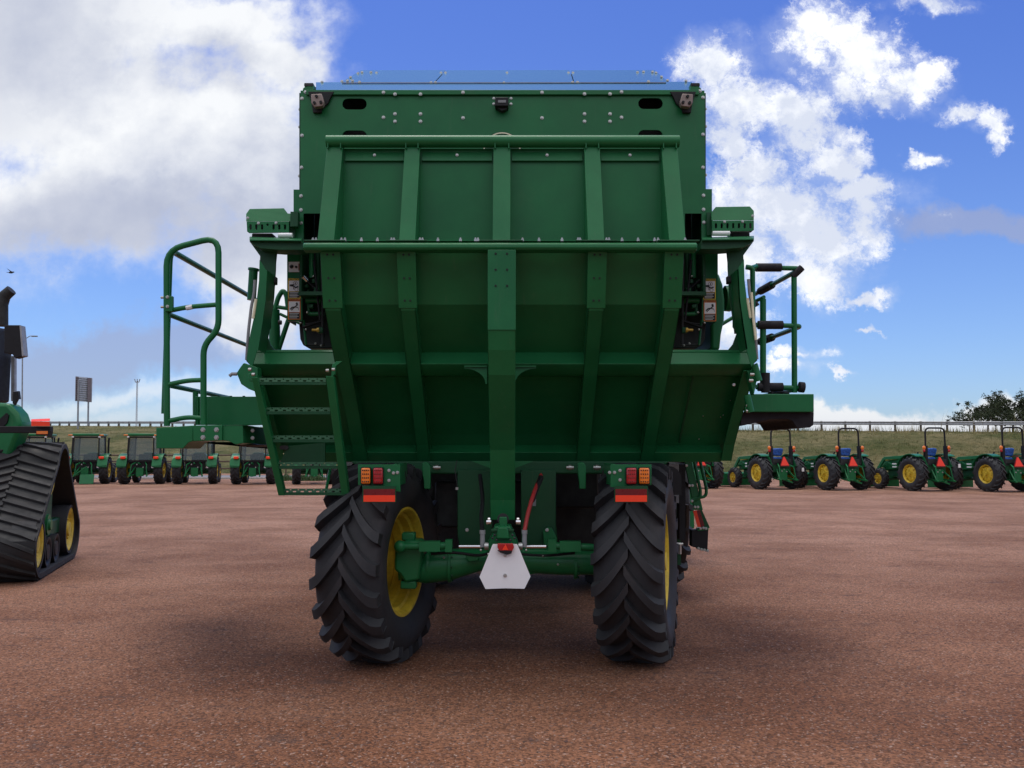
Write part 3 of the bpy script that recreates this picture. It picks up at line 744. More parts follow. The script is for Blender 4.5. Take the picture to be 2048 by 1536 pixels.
# ---- decals
def decal(x0, y0, x1, y1, Y, kind):
    w = x1 - x0; h = y1 - y0
    fr = MB().rect(x0, y0, x1, y1, Y, .002).build('warning_decal', 'cautiony' if kind == 'CAUTION' else 'warno', cp_)
    fr['label'] = 'yellow caution decal with a hand pictogram' if kind == 'CAUTION' else 'orange warning decal with a falling figure pictogram'
    MB().rect(x0 + 1.6, y0 + 4.8, x1 - 1.6, y1 - h * .36, Y - .0015, .001).build('decal_field', 'white', fr)
    MB().rect(x0 + 1.6, y1 - h * .34, x1 - 1.6, y1 - 1.5, Y - .0015, .001).build('decal_text_block', 'pictblack', fr)
    ln = MB()
    for k in range(4): ln.rect(x0 + 2.8, y1 - h * .30 + k * 2.9, x1 - 3 - (k * 3) % 5, y1 - h * .30 + k * 2.9 + .9, Y - .0025, .0008)
    ln.build('decal_small_print', 'text', fr)
    t = MB(); cx, cy = (x0 + x1) / 2, y0 + h * .38; Yp = Y - .0028
    def stroke(pts, r_): t.tube([P(cx + a, cy + b_, Yp) for a, b_ in pts], r_, 6)
    if kind == 'CAUTION':
        stroke([(-9, -1), (-2, 0), (3, 3), (8, 1)], .006); stroke([(-9, -1.5), (-1, -2)], .006); stroke([(-1, 2), (-1, 7)], .003); stroke([(2, -7), (2, -3)], .003)
        for (ox, oy, rr) in ((2, -5.5, 4), (4.2, 7, 3.4)): stroke([(ox + rr * math.cos(R(a)), oy + rr * math.sin(R(a))) for a in range(0, 361, 40)], .0013)
    else:
        stroke([(-8, 5), (-4, 1), (2, 0), (7, -5)], .005); stroke([(-6, 7), (-2, 3), (1, 1)], .003); stroke([(2, 0), (8, 2)], .003); stroke([(5, -3), (3, -7)], .002); stroke([(8, 2), (9, 7)], .0015)
        t.ball(P(cx + 5, cy - 6.5, Yp), .009, 8, (1, .2, 1))
    t.build('decal_pictogram', 'pictblack', fr)
    cu = bpy.data.curves.new('tmp', 'FONT'); cu.body = kind; cu.size = .024; cu.align_x = 'CENTER'; cu.align_y = 'CENTER'; cu.extrude = .0005
    cu.materials.append(M['pictblack'])
    tob = bpy.data.objects.new('tmp', cu); C.objects.link(tob); me = bpy.data.meshes.new_from_object(tob.evaluated_get(bpy.context.evaluated_depsgraph_get())); bpy.data.objects.remove(tob)
    to = bpy.data.objects.new('decal_heading', me); C.objects.link(to); to.parent = fr
    to.location = P(cx + .5, y0 + 2.5, Y - .0022) - ORG[fr.name]; to.rotation_euler = (R(90), 0, 0)
decal(576, 556.5, 601, 597, 6.712, 'CAUTION'); decal(576, 598, 601, 639, 6.712, 'WARNING')
decal(1406.5, 557.5, 1431.5, 599, 6.712, 'CAUTION'); decal(1407.5, 600.5, 1432.5, 642.5, 6.712, 'WARNING')
MB().rect(1404, 556, 1434, 644, 6.716, .003).build('decal_backing_plate', 'green', cp_)
sp = MB().rect(577, 523.5, 600.5, 544, 6.708, .004).build('switch_panel', 'white', cp_)
for (x, y, r_) in ((583, 533, .017), (592.5, 534, .011)):
    q = P(x, y, 6.708); MB().lathe([(0, r_), (-.012, r_ * .8), (-.02, r_ * .4), (-.02, 0)], q, 12, 'Y').build('switch_knob', 'pictblack', sp)
MB().rect(597, 527, 599.5, 541, 6.706, .002).build('switch_label', 'hose', sp)

# ---- wing brackets and side arms
def wing(name, top, low, slots, blts, Y):
    MB().rect(top[1][0] + 3, 443, top[-1][0] - 3 if top[-1][0] > top[1][0] else top[-1][0] + 3, 462, Y + .10, .05).build('wing_box', 'black', cp_)
    o = MB().prism([P(a, b_, Y + (.05 if b_ < 432 else 0)) for a, b_ in top], (0, .010, .004)).build(name, 'green', cp_, bevel=.003)
    pxplate(low, slots, Y - .006, .010).build('slotted_plate', 'green', o, bevel=.002)
    for (x, y) in blts: bolt(x, y, Y - .008, o, .008)
    return o
wing('wing_bracket', [(492, 443), (492, 428), (499, 418), (567, 416.5), (575, 427), (587, 427), (587, 443)], [(493, 443), (578, 443), (578, 465), (498, 466), (494, 463)],
     [pill(x, 454, 4.2, 11, 5) for x in (501, 512.5, 524, 547, 558.5, 570)] + [pill(535, 449.5, 5, 5, 5)], [(517, 446.5), (552, 446), (495.5, 436)], 6.5)
wing('wing_bracket', [(1423, 441), (1423, 425), (1432, 414), (1500, 413), (1508, 422), (1508, 441)], [(1424, 441), (1508, 441), (1508, 460), (1504, 462), (1424, 463)],
     [pill(x, 451.5, 4.2, 11, 5) for x in (1432, 1443.5, 1455, 1466.5, 1478, 1489.5, 1501)], [(1449, 443.5), (1485, 443), (1505.5, 432)], 6.5)
MB().box(P(590, 440, 6.52), (.06, .06, .12)).build('wing_spacer', 'green_dark', cp_)
MB().rect(578, 427, 590, 475, 6.56, .02).build('wing_cheek', 'green_dark', cp_); MB().rect(1414, 425, 1426, 470, 6.56, .02).build('wing_cheek', 'green_dark', cp_)
MB().cyl(P(557, 471, 6.45), P(585, 471, 6.45), .020, 12).build('damper_rod', 'white', cp_); MB().cyl(P(1425, 467, 6.45), P(1459, 467, 6.45), .020, 12).build('damper_rod', 'white', cp_)
MB().rect(503, 466, 545, 478, 6.55, .15).build('rubber_mount', 'black', cp_, bevel=.01); MB().rect(1463, 462, 1500, 474, 6.55, .15).build('rubber_mount', 'black', cp_, bevel=.01)
for sx in (-1, 1):
    def q_(lst): return lst if sx < 0 else [(2007 - a, b_ - 1.5) for a, b_ in lst]
    ar = MB().pix(q_([(499, 477), (603, 482), (606, 488), (606, 500), (560, 500), (520, 497), (499, 484)]), 6.30, .16)
    ar = ar.build('arm_top_bracket', 'green_dark', cp_, bevel=.004)
    MB().prism([P(a, b_, Y) for (a, b_), Y in zip(q_([(499, 481), (603, 482), (603, 478), (499, 475)]), (6.26, 6.26, 6.6, 6.6))], (0, 0, .008)).build('arm_flange', 'green', ar)
    am = MB().pix(q_([(499, 483), (521, 500), (552, 500), (551, 540), (547, 600), (541, 640), (541, 655), (533, 668), (541, 690), (551, 702), (505, 735), (492, 722), (499, 690), (509, 640), (518, 560), (520, 512)]), 6.42, .02)
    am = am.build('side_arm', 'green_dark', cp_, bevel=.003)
    fl = q_([(519, 520), (532, 540), (529, 600), (522, 650), (514, 700), (504, 735), (493, 718), (500, 670), (511, 620), (518, 560)])
    MB().pix(fl, 6.22, .012).build('arm_front_flange', 'green', am)
    web = q_([(532, 540), (529, 600), (522, 650), (514, 700)])
    w_ = MB()
    for i in range(3):
        a, b_ = P(*web[i], 6.22), P(*web[i + 1], 6.22)
        w_.prism([a, b_, b_ + Vector((0, .20, 0)), a + Vector((0, .20, 0))], (.008, 0, 0))
    w_.build('arm_web', 'green', am)
    cyl_ = MB().cyl(P(*q_([(549, 502)])[0], 6.5), P(*q_([(543, 560)])[0], 6.5), .024, 12).build('lift_cylinder', 'grey', am)
    MB().cyl(P(*q_([(543, 560)])[0], 6.5), P(*q_([(530, 668)])[0], 6.5), .034, 12).build('cylinder_barrel', 'green_dark', cyl_)
    MB().box(P(*q_([(545, 562)])[0], 6.44), (.07, .05, .06)).box(P(*q_([(549, 563)])[0], 6.42), (.04, .03, .03)).build('cylinder_clamp', 'dark', cyl_, bevel=.006)
    hs = fillet([P(*p, 6.25) for p in q_([(510, 560), (508, 590), (503, 610), (497, 660), (493, 720)])], .06)
    MB().tube(hs, .012, 8).build('hydraulic_hose', 'grey', am)
    MB().tube([P(*p, 6.22) for p in q_([(512, 598), (506, 637)])], .011, 8).build('hose_sleeve', 'cream', am)
MB().tube([P(a, b_, 6.2) for a, b_ in ((1503, 585), (1507, 640), (1512, 680))], .010, 8).build('hose_sleeve', 'cream', cp_)
MB().cyl(P(507, 540, 6.7), P(503, 600, 6.7), .036, 12).cyl(P(507.5, 537, 6.7), P(507, 541, 6.7), .045, 12).build('fluid_canister', 'green', cp_)
# left end bracket of the handler beam and its lever
q = MB().pix([(480, 735), (486, 727), (489, 726), (515, 735), (515, 785), (497, 778), (482, 768), (473, 746)], 6.15, .10).build('beam_end_bracket', 'green', cp_, bevel=.004)
MB().tube([P(459, 752, 6.12), P(464, 748, 6.12), P(474, 748, 6.12)], .013, 8).build('locking_lever', 'grey', q)
MB().pix([(1495, 742), (1512, 736), (1515, 725), (1518, 740), (1508, 790), (1500, 760)], 6.35, .10).build('beam_end_bracket', 'green', cp_, bevel=.004)
for (x, y) in ((1503, 749), (1501, 761), (1495, 811), (1495, 822)): MB().cyl(P(x - 3, y, 6.2), P(x + 5, y, 6.2), .012, 8).build('bolt', 'steel', cp_)
MB().cyl(P(1494, 790, 6.2), P(1502, 824, 6.2), .026, 10).build('pivot_link', 'green', cp_); MB().cyl(P(1509, 730, 6.3), P(1518, 762, 6.3), .026, 10).build('pivot_link', 'green', cp_)
# rails visible between left arm and pillar
for pts, r_ in (([(540, 662), (556, 595), (566, 580), (573, 590), (576, 615)], .022), ([(540, 612), (576, 617)], .018), ([(557, 700), (575, 645), (592, 600)], .022), ([(548, 620), (550, 700)], .05), ([(560, 628), (602, 648)], .014), ([(536, 640), (556, 700)], .03)):
    MB().tube([P(a, b_, 7.4) for a, b_ in pts], r_, 10, bend=.08).build('service_rail', 'green', cp_)
MB().cyl(P(557, 645, 7.0), P(563, 645, 7.0), .02, 8).build('rail_fitting', 'dark', cp_)
MB().cyl(P(1441, 650, 7.6), P(1471, 632, 7.6), .018, 10).build('service_rail', 'green', cp_)

# ---- left access ladder
LT = ((511, 752), (661, 748)); LB_ = ((569, 990), (697, 986)); Yt, Yb = 5.75, 6.12
lad = None
def stile(tx, ty, bx, by, w):
    return MB().prism([P(tx - w, ty, Yt), P(tx + w, ty, Yt), P(bx + w, by, Yb), P(bx - w, by, Yb)], (0, .07, 0))
# front edge of the left stile and right stile
lad = stile(509, 755, 563, 991, 6.5).build('ladder_stile', 'green', cp_, bevel=.003)
stile(659, 752, 690, 988, 7.5).build('ladder_stile', 'green', cp_, bevel=.003)
rs = [(763, 512, 652), (822, 524, 660), (878, 535, 671), (931, 548, 681), (984, 562, 690)]
for i, (y, x0, x1) in enumerate(rs):
    t = (y - 752) / (988 - 752); Y = Yt + (Yb - Yt) * t + .01
    # perforated tread leaning towards the viewer, and its front lip
    y0, y1 = y - 6.5, y + 1.5
    A_ = P(x0, y1, Y); B_ = P(x1, y1, Y); A2 = P(x0, y0, Y + .014); wv = B_ - A_; hv = A2 - A_
    hl = []
    n = 8
    for k in range(n):
        hl.append(pill((k + .75) / n * wv.length * .97, hv.length * .28, .026, .012, 4))
        if k < n - 1: hl.append(pill((k + 1.25) / n * wv.length * .97, hv.length * .72, .012, .008, 4))
    uu = wv.normalized(); vv = hv.normalized(); nn = uu.cross(vv)
    L_ = wv.length; H_ = hv.length
    hl = [[(a, min(b_, H_ - .004)) for a, b_ in h] for h in hl]
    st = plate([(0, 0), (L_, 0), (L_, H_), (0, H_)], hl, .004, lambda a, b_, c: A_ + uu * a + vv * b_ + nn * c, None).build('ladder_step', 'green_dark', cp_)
    MB().rect(x0, y1, x1, y1 + 5, Y - .002, .006).build('step_lip', 'green_dark', st)
MB().pix([(664, 730), (672, 723), (685, 722), (672, 732), (670, 748), (662, 756)], 5.8, .03).build('ladder_hinge', 'green', cp_, bevel=.003)
MB().pix([(496, 748), (506, 744), (510, 752), (512, 763), (498, 762)], 5.8, .05).build('ladder_hinge', 'green', cp_, bevel=.003)
for (x, y) in ((500, 739), (507, 749), (655, 741), (667, 739)): MB().cyl(P(x - 3, y, 5.76), P(x + 3, y, 5.76), .012, 8).build('bolt', 'steel', cp_)
# dark backing brackets with oval hole behind the ladder
MB().pix([(575, 892), (650, 885), (650, 925), (560, 925)], 6.75, .02).build('ladder_stay', 'green_dark', cp_)
MB().prism([P(*p, 6.73) for p in pill(568, 895, 18, 8)], (0, .01, 0)).build('oval_slot', 'pictblack', cp_)
MB().cyl(P(652, 982, 6.3), P(660, 940, 6.8), .012, 8).build('ladder_stay_rod', 'green', cp_)

# ---- left service platform and guard rail
YR = 6.35
rail = MB().tube([P(334, 852, YR), P(333, 500, YR), P(437, 473, YR), P(437, 660, YR), P(407, 690, YR), P(407, 850, YR)], .0235, 14, bend=.13)
rail = rail.build('guard_rail', 'green', cp_)
for (ya, yb) in ((623, 609), (770, 760), (843, 837)):
    MB().tube([P(332, ya, YR), P(375, ya - 9, YR), P(437 if ya < 700 else 407, yb, YR)], .0185, 10, bend=.1).build('rail_rung', 'green', rail)
XA = P(340, 500, YR + .06).x
def at(py, px): return P(px, py, 6.41)
z1, z2, z3 = P(343, 500, 6.41).z, P(343, 628, 6.41).z, P(343, 769, 6.41).z
MB().tube([(XA, 6.41, 1.9), (XA, 6.41, z1), (XA + .02, 8.6, z1 + .0), (XA + .02, 8.7, 2.1)], .0235, 12, bend=.10).build('rail_side_tube', 'green', rail)
MB().tube([(XA, 6.41, z2), (XA + .02, 8.6, z2)], .020, 10).build('rail_side_tube', 'green', rail)
MB().tube([(XA, 6.41, z3), (XA + .02, 9.0, z3 - .02)], .020, 10).build('rail_side_tube', 'green', rail)
MB().cyl(P(391, 783, 6.8), P(391, 835, 6.8), .022, 10).build('rail_post', 'green', rail)
MB().rect(330, 592, 345, 623, YR - .035, .03).build('rail_clamp', 'green', rail, bevel=.004)
for y in (594, 613): bolt(335, y, YR - .037, rail, .009)
for y in (595, 614): MB().cyl(P(322, y, YR), P(330, y, YR), .010, 8).build('bolt', 'steel', rail)
MB().tube([P(373, 616, YR - .004), P(385, 613.5, YR - .004)], .020, 8).build('rail_label', 'white', rail)
plf = MB().pix([(312, 856), (386, 851), (386, 862), (386, 882), (377, 885), (366, 897), (312, 897)], 6.25, .35).build('platform_beam', 'green', cp_, bevel=.004)
MB().pix([(386, 851), (444, 850), (444, 881), (386, 882)], 6.24, .30).build('platform_joint_plate', 'green', plf, bevel=.003)
MB().pix([(444, 850), (485, 850), (487, 886), (471, 889), (457, 882), (444, 881)], [6.26, 6.26, 6.4, 6.4, 6.3, 6.26][0], .28).build('platform_gusset', 'green', plf, bevel=.003)
MB().prism([P(485, 850, 6.30), P(530, 856, 6.9), P(532, 889, 6.9), P(487, 886, 6.30)], (0, .02, 0)).build('platform_side', 'green_dark', plf)
for (x, y) in ((406, 859.5), (433, 859.5), (406, 875), (433, 875)): bolt(x, y, 6.24, plf, .013)
for (x, y) in ((490, 860), (490, 875), (505, 861), (505, 876)): bolt(x, y, 6.36, plf, .010)
MB().rect(390, 793, 530, 850, 6.62, .02).build('platform_riser', 'green', plf, bevel=.003)
MB().rect(393, 795, 396, 850, 6.60, .02).build('riser_edge', 'green', plf)
for x in (437, 461, 487): MB().rect(x - 2, 791.5, x + 2, 794, 6.62, .02).build('riser_tab', 'green_dark', plf)
MB().prism([P(312, 856, 6.26), P(530, 850, 6.26), P(530, 850, 8.6) * 1 + Vector((0, 0, 0)), P(340, 856, 8.6)], (0, 0, .004)).build('platform_deck', 'green_dark', plf)
MB().pix([(380, 884), (460, 884), (470, 892), (540, 898), (540, 890)], 6.9, .8).build('platform_underframe', 'black', plf)
MB().rect(480, 890, 530, 893, 6.5, .3).build('platform_under_bar', 'brown', plf)

# ---- right platform, foam-padded rail
XO = P(1589, 660, 6.95).x
rr = MB().tube([P(1589, 785, 6.95), P(1588, 545, 6.95)], .0235, 12).build('guard_rail', 'green', cp_)
rr['label'] = 'green guard rail with black foam grips'
MB().cyl(P(1526, 780, 6.95), P(1526, 598, 6.95), .026, 12).build('rail_post', 'green', rr)
for y, y2 in ((535, 606), (650, 699), (774, 800)):
    n0 = P(1512, y, 6.95); c0 = P(1603, y + 2, 6.95)
    back = P(1505, y2, 8.3); back.z = c0.z
    MB().tube([n0, c0, Vector((c0.x - .03, 9.0, c0.z))] if y > 700 else [n0, c0, Vector((P(1510, y2, 8.1).x, 8.1, c0.z))], .021, 12, bend=.07).build('rail_loop', 'green', rr)
    MB().cyl(P(1512 if y < 600 else 1516, y, 6.93), P(1562 if y < 600 else 1565, y, 6.93), .036, 14).build('foam_grip', 'foam', rr)
    if y < 700:
        e = Vector((P(1510, y2, 8.1).x, 8.1, c0.z)); a_ = c0.lerp(e, .60); b_ = c0.lerp(e, .86)
        MB().cyl(a_, b_, .038, 12).build('foam_grip', 'foam', rr)
MB().cyl(P(1585, 553, 6.95), P(1604, 535, 6.93), .03, 12).build('foam_grip', 'foam', rr)
MB().cyl(P(1531, 746, 6.92), P(1531, 785, 6.92), .037, 12).build('foam_grip', 'foam', rr)
MB().cyl(P(1598, 774, 6.93), P(1608, 775, 6.93), .045, 12).build('foam_grip', 'foam', rr)
MB().tube([P(1492, 534, 6.8), P(1505, 536, 6.8), P(1506, 700, 6.8)], .021, 10, bend=.05).build('rail_post', 'green', rr)
MB().cyl(P(1503, 536, 6.8), P(1512, 533, 6.9), .021, 10).build('rail_joint', 'green', rr)
MB().cyl(P(1500, 608, 7.3), P(1528, 594, 7.0), .016, 10).build('rail_brace', 'green', rr); MB().cyl(P(1510, 604, 6.9), P(1515, 612, 6.9), .02, 8).build('rail_clamp', 'dark', rr)
rp = MB().rect(1489, 788, 1628, 824, 6.72, .03).build('platform_riser', 'green', cp_, bevel=.006)
rp['label'] = 'lighter green end plate of the right platform'
MB().pix([(1482, 824), (1628, 824), (1627, 850), (1620, 855), (1594, 856), (1585, 842), (1575, 838), (1540, 839), (1482, 852)], 6.80, .9).build('platform_underframe', 'foam', rp, bevel=.004)
XRm = P(1627, 800, 6.75).x
MB().box((XRm - .01, 7.6, P(1600, 806, 6.75).z), (.02, 1.7, .14)).build('platform_edge', 'green', rp)
MB().prism([P(1489, 789, 6.76), P(1627, 789, 6.76), Vector((XRm, 8.4, P(1600, 789, 6.76).z)), Vector((XRm - .55, 8.4, P(1600, 789, 6.76).z))], (0, 0, .004)).build('platform_deck', 'green_dark', rp)
MB().tube([P(1540, 788, 6.9), P(1555, 782, 7.0), P(1575, 788, 7.1)], .02, 8, bend=.1).build('cable_loop', 'black', rp)

# ---- front ladder on the far right
YL = 8.3
fl = MB().pix([(1369, 921), (1383, 921), (1406, 1020), (1389, 1020)], YL, .04).build('cab_ladder', 'green', cp_, bevel=.003)
MB().pix([(1386, 1022), (1404, 1020), (1420, 1056), (1402, 1056)], YL - .01, .03).build('ladder_foot_plate', 'green_dark', fl)
MB().pix([(1386, 1022), (1393, 1021), (1402, 1054), (1395, 1054)], YL - .016, .004).build('orange_reflector', 'orange', fl)
MB().pix([(1393, 1021), (1400, 1020), (1409, 1052), (1402, 1054)], YL - .016, .004).build('dark_red_reflector', 'darkred', fl)
MB().pix([(1384, 1060), (1417, 1058), (1415, 1101), (1383, 1093)], YL - .03, .12).build('bottom_step', 'black', fl, bevel=.003)
MB().pix([(1394, 1056), (1417, 1054), (1417, 1060), (1396, 1062)], YL - .04, .05).build('step_bracket', 'green', fl)
MB().pix([(1394, 1094), (1418, 1100), (1417, 1104), (1394, 1098)], YL - .04, .05).build('step_bracket', 'green', fl)
for off in (0, 12):
    MB().tube([P(1388 + off, 921, YL), P(1401 + off, 982 - off * .3, YL), P(1400 + off, 996 - off * .3, YL), P(1384, 1002 - off * .3, YL)], .016, 10, bend=.1).build('ladder_handrail', 'green', fl)
for (x, y) in ((1369, 931), (1373, 931), (1379, 971), (1385, 971), (1390, 1014), (1396, 1014), (1401, 1057), (1407, 1056), (1412, 1057), (1397, 1097), (1403, 1099), (1409, 1100), (1415, 1102), (1384, 1002)): bolt(x, y, YL - .045, fl, .009)
MB().rect(1373, 1010, 1378, 1056, YL + .1, .1).build('ladder_rear_stile', 'brown', fl)

# ---- running gear
YA = 6.62; RT = .765; WTy = .50; RIM = .405
STEER = R(-14)
wheel(cp_, 'rear_wheel', (P(734, 1120, YA).x + .12, YA, RT - .012), RT, WTy, RIM, 20, -1, STEER, .05, sweep=.39, lugw=.080, lug=.055)
wheel(cp_, 'rear_wheel', (P(1266, 1120, YA).x + .045, YA, RT - .012), RT, WTy, RIM, 20, 1, R(-15.6), .12, sweep=.39, lugw=.080, lug=.055)
for x in (-1.02, -1.68, 1.16, 1.76): wheel(cp_, 'front_wheel', (x, 10.3, .99), .99, .52, .54, 22, -1 if x < 0 else 1, 0, .1)
MB().tube([(-1.9, 10.3, .99), (2.1, 10.3, .99)], .12, 12).box((.1, 10.3, .95), (1.4, .6, .5)).build('front_axle', 'green_dark', cp_)
# rear axle beam
ax = MB().tube([P(800, 1135, YA), P(850, 1138, YA), P(870, 1130, YA), P(905, 1128, YA), P(960, 1120, YA), P(1060, 1122, YA), P(1120, 1124, YA), P(1190, 1124, YA)], [.10, .11, .135, .12, .085, .095, .10, .10], 18)
ax = ax.build('rear_axle', 'green', cp_)
for (x, dr) in ((858, .125), (900, .135), (1150, .11)):
    c = P(x, 1130, YA); MB().lathe([(-.012, 0), (-.012, dr), (.012, dr), (.012, 0)], c, 24, 'X').build('axle_flange', 'green', ax, bevel=.003)
    for k in range(10):
        a = k * .628; q = c + Vector((.016, -dr * .86 * math.cos(a), dr * .86 * math.sin(a))); MB().cyl(q, q + Vector((.012, 0, 0)), .011, 6).build('bolt', 'green_dark', ax)
MB().tube([P(862, 1108, YA - .16), P(905, 1104, YA - .17), P(960, 1112, YA - .16), P(985, 1104, YA - .1)], .011, 8, bend=.1).build('brake_line', 'black', ax)
MB().tube([P(1040, 1108, YA - .14), P(1090, 1112, YA - .15), P(1150, 1106, YA - .13)], .010, 8, bend=.1).build('brake_line', 'black', ax)
MB().pix([(930, 1110), (960, 1110), (956, 1122), (936, 1124)], YA - .16, .05).build('axle_boss', 'green', ax, bevel=.008)
for (x, y) in ((888, 1115), (1116, 1129), (1086, 1112)): MB().ball(P(x, y, YA - .15), .010, 8).build('breather_cap', 'steel', ax)
MB().pix([(868, 1100), (945, 1105), (1000, 1098), (1060, 1098), (1110, 1100), (1190, 1104), (1190, 1145), (1110, 1142), (1060, 1150), (980, 1138), (930, 1142), (870, 1152)], YA - .05, .2).build('axle_casting', 'green', ax, bevel=.02)
kn = MB().pix([(790, 1090), (815, 1080), (842, 1082), (846, 1100), (838, 1160), (810, 1166), (800, 1150), (788, 1140)], YA - .16, .24).build('steering_knuckle', 'green', cp_, bevel=.02)
solo(kn, 'king_pin', 'green', [(P(818, 1072, YA - .08), (.10, .12, .06)), (P(818, 1168, YA - .08), (.12, .12, .06))], .01)
tr = MB().tube([P(800, 1093, YA - .22), P(905, 1091, YA - .22)], .028, 12).ball(P(800, 1093, YA - .22), .048, 12).box(P(860, 1092, YA - .22), (.16, .075, .075)).box(P(898, 1091, YA - .22), (.05, .09, .09)).build('tie_rod', 'green', cp_)
tr2 = MB().tube([P(1095, 1091, YA - .22), P(1190, 1095, YA - .22)], .028, 12).box(P(1104, 1091, YA - .22), (.06, .09, .09)).box(P(1140, 1092, YA - .22), (.16, .075, .075)).build('tie_rod', 'green', cp_)
MB().cyl(P(918, 1093, YA - .22), P(962, 1093, YA - .22), .015, 12).cyl(P(1052, 1093, YA - .22), P(1092, 1093, YA - .22), .015, 12).build('steering_rod', 'chrome', cp_)
MB().rect(1109, 1120, 1128, 1133, YA - .06, .01).build('serial_plate', 'grey', ax)
# frame uprights and dark underside
fr = MB().pix([(915, 940), (985, 940), (985, 1100), (920, 1100), (915, 1070)], 6.86, .1).pix([(1042, 940), (1112, 940), (1112, 1050), (1118, 1100), (1042, 1100)], 6.86, .1)
fr.build('frame_upright', 'green_dark', cp_, bevel=.006)
MB().pix([(1086, 1062), (1094, 1055), (1104, 1056), (1114, 1075), (1114, 1092), (1088, 1092)], 6.78, .05).build('frame_bracket', 'green', cp_, bevel=.004)
bolt(1094, 1060, 6.775, cp_, .010); bolt(934, 1060, 6.775, cp_, .010)
ch = MB(); ch.box((CX, 9.5, 1.55), (1.7, 4.0, .9)).box((CX, 9.0, 2.4), (2.7, 3.4, .9)).box((CX - .1, 7.5, 1.15), (1.0, .5, .4)); ch.box((CX + .08, 10.4, 1.9), (3.4, 1.2, .9))
ch.box((CX, 8.7, 1.15), (1.95, .5, 1.1)); ch.build('chassis', 'dark', cp_, bevel=.02)
cabm = MB().box((CX + .05, 11.6, 2.6), (1.9, 1.7, 1.9)); cabm.build('cab', 'black', cp_, bevel=.08)
MB().box((CX + .05, 11.6, 3.65), (2.1, 1.9, .16)).build('cab_roof', 'green', cp_, bevel=.06)
hd = MB()
for k in range(6):
    x = CX - 2.2 + k * .9; hd.prism([(x, 12.6, .5), (x + .25, 12.6, .5), (x + .12, 13.6, .35)], (0, .0, .5)); hd.box((x + .12, 12.5, 1.0), (.6, .7, 1.0))
hd.build('picking_heads', 'green', cp_, bevel=.02)
MB().rect(1338, 928, 1358, 1006, 7.9, .03).build('grey_flap', 'grey', cp_); MB().rect(1359, 928, 1371, 1080, 8.0, .1).build('black_flap', 'black', cp_)
MB().rect(1355, 1006, 1362, 1130, 8.4, .04).build('green_frame_post', 'green_dark', cp_)
MB().cyl(P(1352, 1088, 7.9), P(1366, 1088, 7.9), .014, 8).cyl(P(1359, 1088, 7.9), P(1359, 1108, 7.9), .02, 8).build('bolt', 'steel', cp_)
# centre hitch, hoses
ht = MB().pix([(988, 1052), (1022, 1052), (1028, 1068), (1036, 1085), (1038, 1106), (974, 1106), (976, 1085), (984, 1068)], 6.18, .22).build('hitch_casting', 'green', cp_, bevel=.012)
MB().pix([(996, 1054), (1015, 1054), (1020, 1078), (992, 1078)], 6.14, .04).build('hitch_nose', 'green', ht, bevel=.01)
MB().rect(982, 1058, 1028, 1064, 6.16, .04).build('hitch_bar', 'green_dark', ht, bevel=.005)
for sx in (-1, 1):
    xc = 1007
    MB().cyl(P(xc + sx * 25, 1044, 6.16), P(xc + sx * 34, 1044, 6.16), .021, 12).ball(P(xc + sx * 29, 1038, 6.16), .013, 8).build('hitch_pin_cap', 'chrome', ht)
    MB().cyl(P(xc + sx * 30, 1092, 6.12), P(xc + sx * 38, 1092, 6.12), .028, 12).build('cylinder_eye', 'steel', ht)
    MB().cyl(P(xc + sx * 42, 1066, 6.15), P(xc + sx * 42, 1094, 6.15), .018, 10).cyl(P(xc + sx * 42, 1060, 6.15), P(xc + sx * 42, 1068, 6.15), .022, 10).build('hose_coupler', 'grey', ht)
    for (dx, dy) in ((18, 1070), (22, 1076), (14, 1080), (45, 1100), (30, 1108)): MB().ball(P(xc + sx * dx, dy, 6.14), .010, 8).build('bolt', 'dark' if dy < 1090 else 'steel', ht)
MB().tube([P(1049, 1062, 6.15), P(1056, 1025, 6.25), P(1068, 985, 6.4), P(1082, 950, 6.7)], .016, 10, bend=.1).build('red_hose', 'hose', cp_)
MB().tube([P(1064, 1000, 6.36), P(1082, 955, 6.62)], .022, 10).build('hose_guard', 'black', cp_)
MB().tube([P(965, 1062, 6.15), P(962, 1035, 6.3), P(966, 1000, 6.5), P(960, 950, 6.7)], .016, 10, bend=.1).build('black_hose', 'black', cp_)
MB().tube([P(914, 920, 6.75), P(910, 940, 6.7), P(915, 975, 6.7)], .004, 6).build('lanyard_cable', 'dark', cp_)
MB().box(P(914, 977, 6.7), (.02, .02, .02)).build('lanyard_clip', 'steel', cp_)
MB().rect(1065, 998, 1072, 1012, 6.8, .005).build('small_tag', 'grey', cp_)
# white triangular plate with its small reflector
YP = 6.0
sp = MB().pix([(986, 1088), (1034, 1088), (1036, 1092), (1061, 1153), (1049, 1177.5), (1010, 1176.5), (971, 1178), (959, 1154), (984, 1092)], YP, .004).build('slow_vehicle_plate', 'white', cp_)
sp['label'] = 'white blank triangular plate with clipped corners'
bolt(1010, 1151, YP, sp, .009); bolt(1010, 1111, YP, sp, .008)
rd = MB().pix([(995, 1087), (1026, 1087), (1028, 1095), (1023, 1106), (1013, 1109), (1000, 1104), (995, 1095)], YP - .03, .03).build('small_red_reflector', 'red', sp, bevel=.004)
MB().pix([(1011, 1088.5), (1016.5, 1100), (1004.5, 1100)], YP - .033, .003).build('orange_triangle', 'orange', rd)
MB().pix([(995, 1101), (1003, 1101), (1024, 1101), (1023, 1107), (1014, 1109.5), (1000, 1105)], YP - .032, .03).build('reflector_base', 'black', rd)

